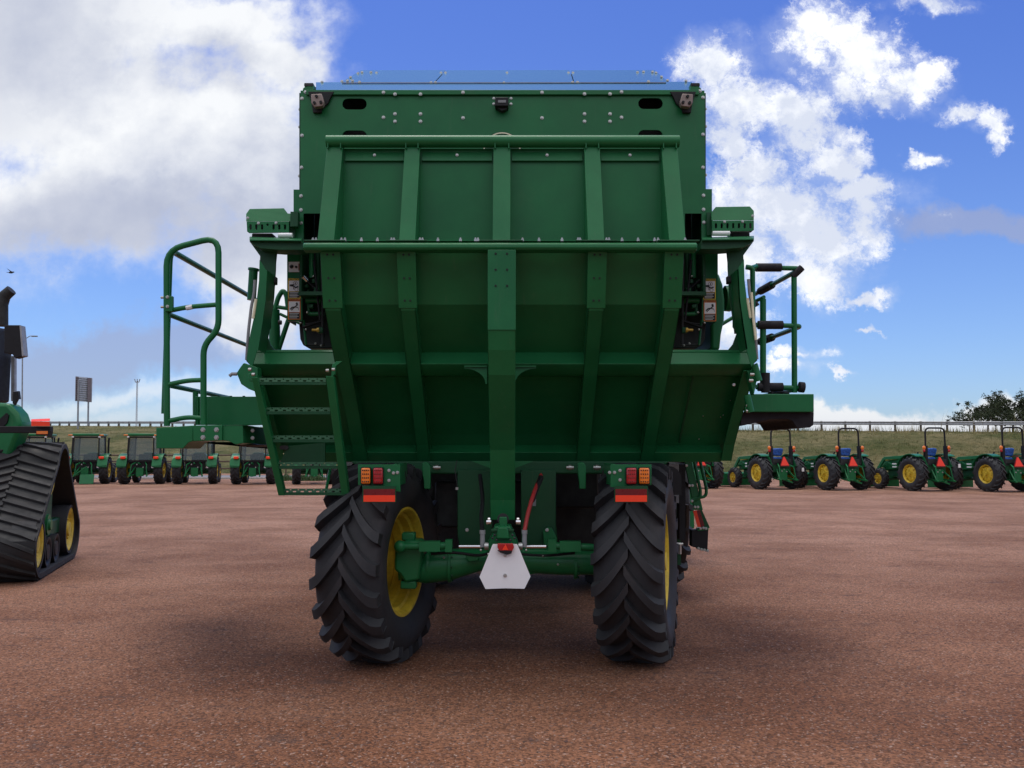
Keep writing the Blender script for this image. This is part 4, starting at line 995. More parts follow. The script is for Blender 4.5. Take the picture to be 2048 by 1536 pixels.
# ================================================================== TRACKED TRACTOR at the left edge
YT = 10.45
tt = thing('tracked_tractor', 'green tracked tractor with wide black rubber track, cut off at the left edge', 'tractor', (-7.4, 11.5, 0), inplace=True)
tx1 = P(78, 1150, YT).x; tx0 = tx1 - 1.0
loop = [(10.55, .02), (12.95, .02)]
def tri_loop(o):
    """side outline of the track in (Y,Z), offset inwards by o"""
    pts = [(10.62, .42, .40), (12.75, .42, .40), (11.65, 1.42, .46)]
    out = []
    seq = [(10.62, .42, .40, 165, 270), (12.75, .42, .40, 270, 378), (11.75, 1.31, .41, 20, 160)]
    for (cy, cz, r_, a0, a1) in seq:
        for k in range(9):
            a = R(a0 + (a1 - a0) * k / 8); out.append((cy + (r_ - o) * math.cos(a), cz + (r_ - o) * math.sin(a)))
    return out
lo_, li_ = tri_loop(0), tri_loop(.06)
n = len(lo_); q = MB()
vs = []
for (a, b_) in zip(lo_, li_):
    vs += [(tx0, *a), (tx1, *a), (tx1, *b_), (tx0, *b_)]
fs = []
for i in range(n):
    j = (i + 1) % n
    for k in range(4): fs.append((i * 4 + k, i * 4 + (k + 1) % 4, j * 4 + (k + 1) % 4, j * 4 + k))
q.add(vs, fs)
# lugs: slanted bars all around the belt
per = [0]
for i in range(n): per.append(per[-1] + math.dist(lo_[i], lo_[(i + 1) % n]))
def onloop(s_, out_=0.0):
    s_ = s_ % per[-1]
    for i in range(n):
        if s_ <= per[i + 1]:
            a, b_ = lo_[i], lo_[(i + 1) % n]; t = (s_ - per[i]) / max(1e-6, per[i + 1] - per[i])
            ty, tz = b_[0] - a[0], b_[1] - a[1]; l = math.hypot(ty, tz)
            return (a[0] + ty * t + tz / l * out_, a[1] + tz * t - ty / l * out_)
nl = 46; xm = (tx0 + tx1) / 2
for side in (-1, 1):
    for k in range(nl):
        s0 = per[-1] * (k + (.5 if side > 0 else 0)) / nl
        vv_ = []
        for i in range(4):
            t = i / 3; x = xm + side * (t * .495 - .01); ds = t * .22
            for (dd, oo) in ((-.035, 0), (-.022, .032), (.022, .032), (.035, 0)):
                p = onloop(s0 + ds + dd, oo); vv_.append((x, p[0], p[1]))
        ff = [(0, 1, 2, 3), (12, 13, 14, 15)]
        for i in range(3):
            for j in range(3): ff.append((i * 4 + j, i * 4 + j + 1, (i + 1) * 4 + j + 1, (i + 1) * 4 + j))
        q.add(vv_, ff)
tk = q.build('rubber_track', 'trackrubber', tt)
def twheel(name, y, z, r_, w, mt, xo=0):
    a = MB().lathe([(-w / 2, r_ - .02), (-w / 2, r_), (w / 2, r_), (w / 2, r_ - .03), (w / 2 - .02, r_ - .06), (w / 2 - .05, r_ - .08), (w / 2 - .06, .12), (w / 2, .10), (w / 2, 0)], (tx1 - w / 2 - .06 + xo, y, z), 30)
    for k in range(6):
        an = math.pi * k / 3; a.cyl((tx1 - .12 + xo, y + .16 * math.cos(an), z + .16 * math.sin(an)), (tx1 - .09 + xo, y + .16 * math.cos(an), z + .16 * math.sin(an)), .02, 6)
    return a.build(name, mt, tt)
twheel('idler_wheel', 10.66, .44, .30, .22, 'yellow'); w_ = twheel('idler_wheel', 12.68, .46, .32, .22, 'yellow')
MB().lathe([(0, .32), (0, .36), (-.26, .36), (-.26, .32)], (tx1 - .05, 12.68, .46), 30, 'X').build('wheel_band', 'rubber', w_)
MB().lathe([(0, .30), (0, .345), (-.26, .345), (-.26, .30)], (tx1 - .05, 10.66, .44), 30, 'X').build('wheel_band', 'rubber', tt)
for y in (11.28, 11.80):
    r0 = twheel('track_roller', y, .27, .20, .24, 'black')
dw = twheel('drive_wheel', 11.72, 1.30, .30, .20, 'yellow', -.10)
MB().pix([(86, 1000), (118, 990), (120, 1020), (112, 1035), (88, 1050), (84, 1030)], 11.5, .35).build('track_frame', 'green', tt, bevel=.02)
MB().box((tx1 - .2, 11.6, .55), (.12, 1.6, .22)).box((tx1 - .25, 11.7, .8), (.14, .6, .5)).build('track_frame', 'green_dark', tt, bevel=.02)
MB().lathe([(0, .14), (.03, .14), (.03, .08), (.06, .07), (.06, 0)], (tx1 - .14, 11.5, .62), 16, 'X').build('frame_pivot', 'green', tt)
# the tractor stands turned a little to the left: swing the whole track unit about its near corner
piv = Vector((tx1, 10.55, 0)) - ORG[tt.name]
for o_ in list(tt.children_recursive):
    o_.data.transform(Matrix.Translation(piv + Vector((-.04, 0, 0))) @ Matrix.Rotation(R(18), 4, 'Z') @ Matrix.Translation(-piv))
# fender / hood body
MB().prism([P(-120, 800, 11.2), P(16, 806, 11.2), P(34, 826, 11.2), P(42, 850, 11.2), P(30, 880, 11.2), P(12, 930, 11.2), P(-4, 985, 11.2), P(-120, 990, 11.2)], (0, .3, 0)).build('rear_body', 'green', tt, bevel=.05)
MB().pix([(-20, 856), (12, 826), (17, 830), (14, 845), (2, 858)], 11.18, .02).build('side_vent', 'black', tt)
MB().prism([P(-300, 806, 11.9), P(-104, 806, 11.9), P(20, 806, 13.4), P(-120, 806, 13.6)], (0, 0, P(0, 650, 12.6).z - P(0, 806, 12.6).z)).build('cab', 'black', tt, bevel=.04)
MB().rect(22, 712, 29, 802, 13.3, .06).build('cab_post', 'galv', tt)
MB().prism([P(-320, 650, 11.8), P(-114, 650, 11.8), P(14, 650, 13.5), P(-120, 650, 13.6)], (0, 0, .10)).build('cab_roof', 'green', tt, bevel=.02)
ex = MB().tube([P(4, 652, 11.0), P(4, 610, 11.0), P(9, 592, 11.0), P(23, 580, 11.0)], [.075, .075, .078, .07], 16).build('exhaust_pipe', 'dark', tt)
mr = MB().pix([(8, 650), (40, 650), (47, 712), (30, 717), (24, 708), (8, 706)], 10.9, .10).build('side_mirror', 'black', tt, bevel=.01)
MB().pix([(39, 651), (42, 651), (47.5, 711), (44, 713)], 10.88, .10).build('mirror_rim', 'galv', mr)
MB().pix([(26, 784), (36, 782), (38, 798), (34, 798), (28, 810), (25, 806)], 11.3, .05).build('work_lamp', 'black', tt)
am = MB().rect(-10, 852.5, 100, 866, 10.8, .08).build('lamp_arm', 'black', tt, bevel=.008)
MB().pix([(70, 858), (102, 862), (100, 873), (97, 875), (94, 871), (72, 870)], 10.76, .05).build('lamp_housing', 'black', am)
MB().rect(73, 862, 95, 868, 10.75, .01).build('amber_lamp', 'amber', am)
MB().prism([P(62.5, 838.5, 10.8), P(99, 837, 10.8), P(99, 842, 10.72), P(62.5, 843, 10.72)], (0, .01, 0)).build('orange_flag_top', 'orange', am)
MB().rect(62.5, 843, 99, 852, 10.72, .008).build('orange_flag', 'orange', am)

# ================================================================== PARKED TRACTORS
def cab_tractor(label, seat=True):
    t = thing('cab_tractor', label, 'tractor', group='cab tractors parked in a row on the left')
    wheel(t, 'rear_wheel', (-.86, 0, .70), .70, .42, .36, 18, -1, 0, .1, fine=False, lug=.04, lugw=.07)
    wheel(t, 'rear_wheel', (.86, 0, .70), .70, .42, .36, 18, 1, 0, .25, fine=False, lug=.04, lugw=.07)
    wheel(t, 'front_wheel', (-.82, 2.15, .52), .52, .30, .27, 16, -1, 0, 0, fine=False, lug=.035, lugw=.06)
    wheel(t, 'front_wheel', (.82, 2.15, .52), .52, .30, .27, 16, 1, 0, .2, fine=False, lug=.035, lugw=.06)
    MB().box((0, .05, .72), (.5, .9, .5)).box((0, 1.3, .75), (.4, 2.0, .4)).tube([(-.7, 0, .70), (.7, 0, .70)], .11, 10).tube([(-.7, 2.15, .52), (.7, 2.15, .52)], .07, 8).build('chassis', 'green_dark', t, bevel=.02)
    MB().box((0, -.35, .95), (.95, .12, .5)).build('rear_bulkhead', 'black', t)
    h = MB().prism([(-.33, 1.1, .9), (.33, 1.1, .9), (.33, 1.1, 1.5), (.22, 1.1, 1.62), (-.22, 1.1, 1.62), (-.33, 1.1, 1.5)], (0, 1.5, -.12)); h.build('hood', 'green', t, bevel=.04)
    for s in (-1, 1):
        f = MB(); pts = []
        for k in range(9):
            a = R(10 + 110 * k / 8); pts.append((.02 - .80 * math.cos(a) * 1.0, .72 + .80 * math.sin(a)))
        for k in range(8):
            (y0, z0), (y1, z1) = pts[k], pts[k + 1]
            f.hexa([(s * .62, y0, z0), (s * 1.06, y0, z0), (s * 1.06, y1, z1), (s * .62, y1, z1), (s * .62, y0, z0 + .03), (s * 1.06, y0, z0 + .03), (s * 1.06, y1, z1 + .03), (s * .62, y1, z1 + .03)])
        f.prism([(s * .60, -.80, .92), (s * 1.07, -.80, .95), (s * 1.07, -.72, 1.22), (s * 1.0, -.62, 1.33), (s * .60, -.62, 1.33)], (0, .06, 0))
        fo = f.build('fender', 'green', t, bevel=.02)
        MB().box((s * .78, -.70, 1.34), (.24, .12, .13)).build('tail_light', 'orange', fo, bevel=.03)
    MB().prism([(-1.02, -.74, 1.40), (-.82, -.74, 1.40), (-.82, -.74, 1.5)], (0, .01, 0))
    # cab posts, windows, roof
    cb = MB(); zb, ztp = 1.18, 2.42
    for (xb, yb, xt, yt) in ((-.62, -.5, -.58, -.42), (.62, -.5, .58, -.42), (-.80, .1, -.74, .1), (.80, .1, .74, .1), (-.66, 1.0, -.6, .9), (.66, 1.0, .6, .9)):
        cb.bar((xb, yb, zb - .1), (xt, yt, ztp), .06)
    for s in (-1, 1):
        for z_, k_ in ((zb - .02, 1.0), (ztp - .03, .93)):
            cb.bar((s * .62 * k_, -.48 * k_, z_), (s * .80 * k_, .1, z_), .06); cb.bar((s * .80 * k_, .1, z_), (s * .66 * k_, .98 * k_, z_), .06)
    cb.bar((-.62, -.5, zb), (.62, -.5, zb), .07); cb.bar((-.6, -.42, ztp - .05), (.6, -.42, ztp - .05), .08)
    cb = cb.build('cab_frame', 'black', t)
    MB().prism([(-.56, -.505, zb + .05), (.56, -.505, zb + .05), (.53, -.425, ztp - .1), (-.53, -.425, ztp - .1)], (0, .008, 0)).build('rear_window', 'glass', cb)
    for s in (-1, 1):
        MB().prism([(s * .63, -.48, zb + .05), (s * .80, .07, zb + .05), (s * .745, .07, ztp - .1), (s * .59, -.41, ztp - .1)], (s * .006, 0, 0)).build('side_window', 'glass', cb)
        MB().prism([(s * .80, .13, zb + .05), (s * .66, .97, zb + .05), (s * .60, .88, ztp - .1), (s * .74, .13, ztp - .1)], (s * .006, 0, 0)).build('side_window', 'glass', cb)
    rf = MB().box((0, .25, 2.50), (1.36, 1.62, .12)).prism([(-.84, -.52, 2.44), (.84, -.52, 2.44), (.78, -.5, 2.54), (-.78, -.5, 2.54)], (0, .3, 0)).build('cab_roof', 'green', t, bevel=.04)
    for s in (-1, 1):
        MB().box((s * .72, -.56, 2.48), (.20, .06, .06)).build('roof_lamp', 'amber', rf, bevel=.015); MB().box((s * .62, -.50, 2.39), (.11, .08, .08)).build('work_lamp', 'white', rf, bevel=.02)
    MB().box((0, .1, 1.30), (.46, .14, .42)).box((0, .25, 1.12), (.46, .4, .1)).build('seat', 'black', t, bevel=.05)
    MB().tube([(.72, 1.15, 1.3), (.72, 1.15, 2.25), (.76, 1.1, 2.38)], .05, 10).build('exhaust_pipe', 'dark', t)
    hi = MB()
    for s in (-1, 1):
        hi.bar((s * .22, -.3, .95), (s * .42, -.85, .45), .05); hi.bar((s * .3, -.25, .5), (s * .42, -.95, .42), .06); hi.bar((s * .2, -.4, 1.12), (s * .36, -.75, .98), .05); hi.cyl((s * .36, -.75, .98), (s * .40, -.85, .45), .022, 8)
    hi.bar((0, -.4, 1.0), (0, -.85, 1.08), .06); hi.box((0, -.5, .62), (.34, .12, .42)); hi.bar((0, -.2, .42), (0, -.9, .42), .09, .05)
    hi.build('three_point_hitch', 'green', t, bevel=.005)
    solo(t, 'coupler', 'steel', [((.30, -.46, .98), (.04, .04, .05)), ((-.16, -.5, 1.0), (.05, .05, .06)), ((.15, -.52, .86), (.05, .05, .05))])
    MB().box((.62, -.66, .86), (.09, .01, .07)).build('tyre_tag', 'white', t)
    return t
lab_cab = ['cab tractor mostly hidden behind the tracked tractor at the left edge', 'cab tractor with a box blade, just right of the tracked tractor', 'cab tractor with its roof partly behind the left end of the green platform',
           'cab tractor below the green platform end of the harvester', 'cab tractor just left of the harvester ladder, its cab hidden by the platform', 'cab tractor seen through the bottom of the harvester ladder, only wheels showing']
def px_at(px, Y): return (px - 1024) / F * Y
TRZ = R(12)
spots = [(66, 42.6), (172, 42.3), (283, 42.2), (390, 42.2), (507, 42.0), (627, 42.0)]
ct0 = cab_tractor(lab_cab[0])
for i, (px, Y) in enumerate(spots):
    o = ct0 if i == 0 else dup(ct0, (0, 0, 0), TRZ, lab_cab[i])
    # the axle centre
    o.location = (px_at(px, Y), Y + .35, 0); o.rotation_euler = (0, 0, TRZ + R((0, 2.5, -2, 1.5, -4, 2)[i]))
    if i == 1:
        bb_ = MB().prism([(-.1, -1.15, .04), (.55, -1.15, .04), (.55, -1.0, .5), (-.1, -1.0, .5)], (0, .05, 0)).bar((-.4, -.9, .45), (0.2, -1.0, .9), .06).build('box_blade', 'green', o, bevel=.01)
    if i == 0:
        pass

def rops_tractor(label):
    t = thing('open_tractor', label, 'tractor', group='open tractors with roll bars parked in a row on the right')
    wheel(t, 'rear_wheel', (-.84, 0, .72), .72, .44, .37, 18, -1, 0, .1, fine=False, lug=.045, lugw=.07)
    wheel(t, 'rear_wheel', (.84, 0, .72), .72, .44, .37, 18, 1, 0, .25, fine=False, lug=.045, lugw=.07)
    wheel(t, 'front_wheel', (-.76, 2.1, .46), .46, .30, .22, 16, -1, 0, 0, fine=False, lug=.035, lugw=.06)
    wheel(t, 'front_wheel', (.76, 2.1, .46), .46, .30, .22, 16, 1, 0, .2, fine=False, lug=.035, lugw=.06)
    MB().box((0, .05, .74), (.5, .9, .5)).box((0, 1.3, .75), (.36, 2.0, .4)).tube([(-.7, 0, .72), (.7, 0, .72)], .11, 10).tube([(-.66, 2.1, .46), (.66, 2.1, .46)], .07, 8).box((0, -.35, 1.0), (.9, .14, .5)).build('chassis', 'green_dark', t, bevel=.02)
    hd_ = MB().prism([(-.30, .75, .95), (.30, .75, .95), (.30, .75, 1.42), (.2, .75, 1.53), (-.2, .75, 1.53), (-.30, .75, 1.42)], (0, 1.75, -.16)).build('hood', 'green', t, bevel=.05)
    MB().prism([(-.318, .9, 1.36), (-.318, 2.35, 1.24), (-.318, 2.35, 1.30), (-.318, .9, 1.44)], (.02, 0, 0)).build('yellow_stripe', 'yellow', hd_)
    for s in (-1, 1):
        f = MB(); pts = []
        for k in range(10):
            a = R(62 + 95 * k / 9); pts.append((.02 - .82 * math.cos(a), .72 + .80 * math.sin(a)))
        for k in range(9):
            (y0, z0), (y1, z1) = pts[k], pts[k + 1]
            f.hexa([(s * .58, y0, z0), (s * .98, y0, z0), (s * .98, y1, z1), (s * .58, y1, z1), (s * .58, y0, z0 + .03), (s * .98, y0, z0 + .03), (s * .98, y1, z1 + .03), (s * .58, y1, z1 + .03)])
        f.prism([(s * .58, -.62, 1.0), (s * .62, -.62, 1.0), (s * .62, .7, 1.0), (s * .62, .5, 1.4), (s * .62, -.4, 1.42), (s * .58, -.4, 1.42)], (0, .01, 0))
        fo = f.build('fender', 'green', t, bevel=.015)
        MB().ball((s * .62, -.44, 1.80), .085, 12, (1, .5, 1)).build('warning_lamp', 'amber', fo); MB().ball((s * .62, -.44, 1.68), .07, 10, (1, .5, 1)).build('tail_light', 'red', fo)
        MB().cyl((s * .58, -.36, 1.38), (s * .60, -.42, 1.80), .02, 8).build('lamp_stalk', 'black', fo)
    MB().tube([(-.5, -.38, 1.05), (-.48, -.38, 2.62), (.48, -.38, 2.62), (.5, -.38, 1.05)], .036, 12, bend=.22).box((-.5, -.38, 1.75), (.12, .13, .25)).box((.5, -.38, 1.75), (.12, .13, .25)).box((-.5, -.38, 1.35), (.12, .12, .6)).box((.5, -.38, 1.35), (.12, .12, .6)).build('roll_bar', 'black', t)
    st = MB().prism([(-.27, -.12, 1.46), (.24, -.12, 1.44), (.31, -.16, 1.76), (.16, -.18, 1.79), (-.27, -.14, 1.77)], (0, .16, 0)).box((0, .15, 1.34), (.5, .5, .14)).build('seat', 'blue', t, bevel=.05)
    st['label'] = 'seat wrapped in blue plastic'
    MB().lathe([(-.012, .19), (.012, .19), (.012, .165), (-.012, .165)], (0, .62, 1.62), 20, 'Z', True).cyl((0, .62, 1.60), (0, .85, 1.3), .03, 8).bar((-.18, .62, 1.62), (.18, .62, 1.62), .02).build('steering_wheel', 'black', t)
    MB().box((0, .05, 1.12), (1.1, 1.0, .08)).box((0, -.42, 1.22), (.9, .06, .22)).build('platform', 'dark', t)
    sm = MB().prism([(-.20, -.66, 1.04), (.20, -.66, 1.04), (.03, -.60, 1.40), (-.03, -.60, 1.40)], (0, .015, 0)).build('slow_vehicle_triangle', 'rednose', t)
    sm['label'] = 'orange-red slow vehicle triangle'
    MB().prism([(-.22, -.645, 1.0), (.22, -.645, 1.0), (.235, -.64, 1.05), (.04, -.58, 1.43), (-.04, -.58, 1.43), (-.235, -.64, 1.05)], (0, .015, 0)).build('triangle_border', 'darkred', t)
    hi = MB()
    for s in (-1, 1):
        hi.bar((s * .22, -.3, .98), (s * .42, -.85, .45), .05); hi.bar((s * .3, -.25, .5), (s * .42, -.95, .42), .06); hi.bar((s * .2, -.4, 1.12), (s * .36, -.75, .98), .05); hi.cyl((s * .36, -.75, .98), (s * .40, -.85, .45), .022, 8)
    hi.bar((0, -.2, .42), (0, -.9, .42), .09, .05); hi.box((0, -.5, .66), (.34, .12, .46)); hi.bar((-.25, -.6, .5), (.3, -.75, .3), .06)
    hi.build('three_point_hitch', 'green', t, bevel=.005)
    solo(t, 'coupler', 'steel', [((0, -.56, .88), (.04, .04, .04)), ((.12, -.58, .78), (.05, .04, .05)), ((-.12, -.58, .8), (.05, .04, .05))])
    # front loader
    ld = MB()
    for s in (-1, 1):
        ld.bar((s * .46, .95, .8), (s * .46, .95, 1.38), .12, .10)
        ld.bar((s * .50, .95, 1.40), (s * .50, 2.1, 1.34), .09, .14); ld.bar((s * .50, 2.1, 1.34), (s * .50, 2.95, .40), .09, .13); ld.bar((s * .44, 1.05, .9), (s * .48, 2.0, 1.18), .05)
        ld.bar((s * .50, 1.9, 1.2), (s * .50, 2.9, .62), .04)
    ld.bar((-.5, 2.35, 1.0), (.5, 2.35, 1.0), .09); ld = ld.build('loader_arms', 'green', t, bevel=.01)
    MB().prism([(-.92, 2.95, .06), (-.92, 2.92, .62), (-.92, 3.02, .68), (-.92, 3.05, .1), (-.92, 3.75, .04), (-.92, 3.75, .02)], (1.84, 0, 0)).box((-.92, 3.25, .3), (.02, .6, .5)).box((.92, 3.25, .3), (.02, .6, .5)).build('loader_bucket', 'green', ld)
    vl = MB()
    for k in range(4): vl.box((-.53, 1.0, .75 + k * .12), (.06, .06, .05))
    for k in range(2): vl.box((-.53, 1.45, .98 + k * .13), (.04, .24, .05))
    vl.build('loader_valves', 'white', ld)
    return t
lab_ro = ['open tractor half hidden behind the cab ladder, just right of the harvester wheel', 'open tractor with roll bar, nearest to the right side of the harvester', 'open tractor with roll bar, second one to the right clear of the harvester',
          'third roll-bar tractor to the right of the harvester, white tag on its tyre', 'open tractor with roll bar cut off by the right edge of the photo']
rspots = [(1392, 37.0, 12), (1554, 36.3, 17), (1690, 35.5, 14), (1862, 34.7, 15), (2017, 34.0, 12)]
r0 = rops_tractor(lab_ro[0])
for i, (px, Y, a) in enumerate(rspots):
    o = r0 if i == 0 else dup(r0, (0, 0, 0), 0, lab_ro[i])
    o.location = (px_at(px, Y), Y + .3, 0); o.rotation_euler = (0, 0, R(a))
    if i in (1, 3):
        MB().box((.84, -.735, .86 if i == 1 else 1.05), (.11, .012, .16)).build('tyre_tag', 'white', o)
# one raised loader beside the nearest open tractor
o = bpy.data.objects['open_tractor']

# ================================================================== GROUND, ROAD, EMBANKMENT
gm_, gg, gb = bsdf('red_gravel'); co = geo(gg)
fine = gg.voro(co, 75.0, 'Color'); finer = gg.sep(fine)
fine2 = gg.sep(gg.voro(co, 150.0, 'Color'))
patch = gg.noise(co, .35, 6, .6); mid = gg.noise(co, 2.4, 7, .7)
base = gg.mix(gg.smooth(patch, .35, .68), (.250, .125, .078), (.400, .225, .155))
base = gg.mix(gg.smooth(gg.noise(gg.vec('MULTIPLY', co, (.5, 1.6, 1)), .8, 6, .65), .45, .75, 0, .5), base, (.46, .28, .205))
base = gg.mix(1.0, base, gg.mix(gg.smooth(gg.math('ADD', gg.sep(co)[1], gg.math('MULTIPLY', patch, 6.0)), 7.0, 22.0), (.68, .575, .49), (.92, .93, .95)), 'MULTIPLY')   # darker, browner gravel close by, paler gravel farther out
peb = gg.mix(finer[0], (.45, .42, .40), (1.5, 1.45, 1.38))
c_ = gg.mix(1.0, base, peb, 'MULTIPLY')
lightp = gg.smooth(finer[1], .965, .975); c_ = gg.mix(gg.math('MULTIPLY', lightp, .40), c_, (.60, .48, .42))
darkp = gg.smooth(finer[2], .93, .94); c_ = gg.mix(gg.math('MULTIPLY', darkp, .6), c_, (.06, .045, .045))
# damp, compacted patches and short scuff marks
scuff = gg.noise(gg.vec('MULTIPLY', co, (1.1, 3.2, 1)), 1.6, 8, .72)
c_ = gg.mix(gg.smooth(scuff, .56, .66, 0, .6), c_, (.085, .052, .044))
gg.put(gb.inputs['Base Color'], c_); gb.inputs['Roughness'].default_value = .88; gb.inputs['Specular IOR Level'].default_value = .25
hgt = gg.math('ADD', gg.math('MULTIPLY', gg.voro(co, 75.0, 'Distance'), -.5), gg.math('ADD', gg.math('MULTIPLY', mid, 1.6), gg.math('MULTIPLY', scuff, -1.2)))
gg.put(gb.inputs['Normal'], gg.bump(hgt, 1.0, .022))
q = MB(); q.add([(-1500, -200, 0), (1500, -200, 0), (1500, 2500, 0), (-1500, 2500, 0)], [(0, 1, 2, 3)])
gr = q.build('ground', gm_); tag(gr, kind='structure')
# road beyond the lot
rm, rg, rb_ = bsdf('worn_asphalt'); co = geo(rg)
rg.put(rb_.inputs['Base Color'], rg.mix(rg.noise(co, 3, 7, .65), (.15, .15, .165), (.21, .21, .225))); rb_.inputs['Roughness'].default_value = .85
q = MB(); q.add([(-90, 50.5, .004), (90, 50.5, .004), (90, 58.5, .004), (-90, 58.5, .004)], [(0, 1, 2, 3)]); tag(q.build('road', rm), kind='structure')
q = MB(); q.add([(-90, 50.75, .008), (90, 50.75, .008), (90, 50.95, .008), (-90, 50.95, .008)], [(0, 1, 2, 3)]); tag(q.build('road_edge_line', 'white'), kind='structure')
q = MB().box((0, 50.2, .05), (180, .25, .12)); tag(q.build('kerb', simple('concrete_kerb', (.42, .38, .35), .9)), kind='structure')
# embankment
em_, eg, eb = bsdf('dry_grass_slope'); co = geo(eg)
st_ = eg.vec('MULTIPLY', co, (1, 1, 3.5))
n1 = eg.noise(st_, .22, 6, .62); n2 = eg.noise(st_, 1.6, 7, .7); n3 = eg.noise(st_, 8, 4, .7)
cc = eg.mix(eg.smooth(n1, .35, .62), (.125, .140, .052), (.29, .25, .125))
cc = eg.mix(eg.smooth(n2, .5, .66, 0, .8), cc, (.06, .075, .026)); cc = eg.mix(eg.smooth(n2, .30, .42, .5, 0), cc, (.36, .31, .17))
cc = eg.mix(eg.smooth(n3, .55, .7, 0, .6), cc, (.05, .055, .022))
eg.put(eb.inputs['Base Color'], cc); eb.inputs['Roughness'].default_value = .95; eb.inputs['Specular IOR Level'].default_value = .1
eg.put(eb.inputs['Normal'], eg.bump(eg.math('ADD', n2, n3), 1.0, .35))
TOPA = P(-300, 849, 134); TOPB = P(2400, 866, 60)
def top_at(t): 
    p = TOPA.lerp(TOPB, t)
    return p
def hill_pt(s_, t):
    """s along the embankment, t from foot (0) to top (1)"""
    tp = top_at(s_); ft = Vector((tp.x * .75 - 2, 59.5 + (1 - s_) * 8, -.05))
    if s_ > .6: ft.y -= 0
    p = ft.lerp(tp, t)
    prof = t + .12 * math.sin(t * math.pi) * 1.0
    p.z = ft.z + (tp.z - ft.z) * prof
    p.z += .22 * math.sin(p.x * .21 + 1.3 * math.sin(p.y * .13)) * math.sin(t * math.pi) + .10 * math.sin(p.x * .9 + p.y * .5) * math.sin(t * math.pi)
    return p
q = MB(); NS, NT = 150, 22; vs = []; fs = []
for i in range(NS + 1):
    for j in range(NT + 1):
        p = hill_pt(i / NS, j / NT); 
        if 0 < j < NT: p.z += random.uniform(-.05, .05)
        vs.append(p)
    tp = top_at(i / NS); vs.append(tp + Vector((6, 12, .0))); vs.append(tp + Vector((12, 26, -6)))
m = NT + 3
for i in range(NS):
    for j in range(m - 1): fs.append((i * m + j, (i + 1) * m + j, (i + 1) * m + j + 1, i * m + j + 1))
q.add(vs, fs); tag(q.build('grassy_embankment', em_), kind='structure')
# far ground cover tufts on the slope: uncountable
gtm, tg, tb_ = bsdf('grass_blades'); co = geo(tg)
tg.put(tb_.inputs['Base Color'], tg.mix(tg.smooth(tg.noise(co, .5, 5, .7), .35, .65), (.11, .125, .042), (.36, .29, .14))); tb_.inputs['Roughness'].default_value = .9; tb_.inputs['Specular IOR Level'].default_value = .1
q = MB(); rnd = random.Random(3)
def tuft(p, h, nb_, w):
    for _ in range(nb_):
        a = rnd.uniform(0, 6.28); dx, dy = math.cos(a), math.sin(a); le = rnd.uniform(.1, .6)
        b0 = Vector((rnd.uniform(-w, w), rnd.uniform(-w, w), 0)) + p; hh = h * rnd.uniform(.5, 1.1)
        q.add([b0 + Vector((-dy * .02, dx * .02, 0)), b0 + Vector((dy * .02, -dx * .02, 0)), b0 + Vector((dx * le * hh, dy * le * hh, hh))], [(0, 1, 2)])
for _ in range(5200):
    s_ = rnd.random() ** .8; t = rnd.random(); p = hill_pt(s_, t); tuft(p + Vector((0, 0, -.05)), rnd.uniform(.12, .32), 5, .25)
for _ in range(1500):
    s_ = rnd.uniform(.0, 1); p = hill_pt(s_, rnd.uniform(.93, 1.0)); k = .3 if s_ < .5 else (.55 if s_ < .62 else 1.0)
    tuft(p + Vector((0, 0, -.05)), rnd.uniform(.3, .85) * k, 7, .3)
for _ in range(26):
    s_ = rnd.uniform(.62, 1); p = hill_pt(s_, .99); tuft(p, rnd.uniform(1.1, 1.9), 3, .15)
tag(q.build('grass', gtm, smooth=0), 'dry and green grass tufts covering the embankment', 'grass', kind='stuff')
# broad-leafed weeds along the road edge
q = MB()
for _ in range(300):
    px = rnd.choice([rnd.uniform(555, 585), rnd.uniform(600, 650), rnd.uniform(600, 650), rnd.uniform(1450, 2040)]); Y = rnd.uniform(47, 49.8)
    tuft(Vector((px_at(px, Y), Y, 0)), rnd.uniform(.15, .5 if px < 1000 else .2), 9, .2)
wm = simple('weed_leaves', (.05, .095, .03), .8, var=.4)
tag(q.build('weeds', wm, smooth=0), 'low green weeds growing at the far edge of the gravel', 'weeds', kind='stuff')

# ---- guard rail
length = (TOPB - TOPA).length
def rail_pt(s_, dz=0): p = top_at(s_); return p + Vector((0, 0, dz))
wr = thing('road_guardrail', 'long galvanised road guardrail along the top of the grassy embankment', 'guardrail', (0, 0, 0))
q = MB(); prof = [(0, .31), (.05, .25), (.0, .155), (.05, .06), (0, 0)]
dirv = (TOPB - TOPA).normalized(); nrm = Vector((dirv.y, -dirv.x, 0)).normalized()
if nrm.y > 0: nrm = -nrm
NB = 60
vs = []; fs = []
for i in range(NB + 1):
    base_ = rail_pt(i / NB, .16 + .34 * min(1, (i / NB) * 1.3))
    for (o_, h_) in prof: vs.append(base_ + nrm * (.08 + o_) + Vector((0, 0, h_)))
for i in range(NB):
    for j in range(4): fs.append((i * 5 + j, (i + 1) * 5 + j, (i + 1) * 5 + j + 1, i * 5 + j + 1))
q.add(vs, fs); q.build('rail_beam', 'galv', wr)
pm = mesh_of(MB().box((0, 0, .38), (.17, .20, 1.0)), 'post', 'wood')
npost = int(length / 1.905)
allp = []
for k in range(npost):
    s_ = (k + .5) / npost; p = rail_pt(s_, .34 * min(1, s_ * 1.3) - .40); px = 1024 + F * p.x / p.y
    if -60 < px < 500 or 1480 < px < 2110: allp.append((abs(px - 1024), p))
allp.sort(key=lambda a: a[1].y)
for _, p in allp[:100]:
    child_copy(pm, 'post', p, wr, (0, 0, math.atan2(dirv.y, dirv.x)))

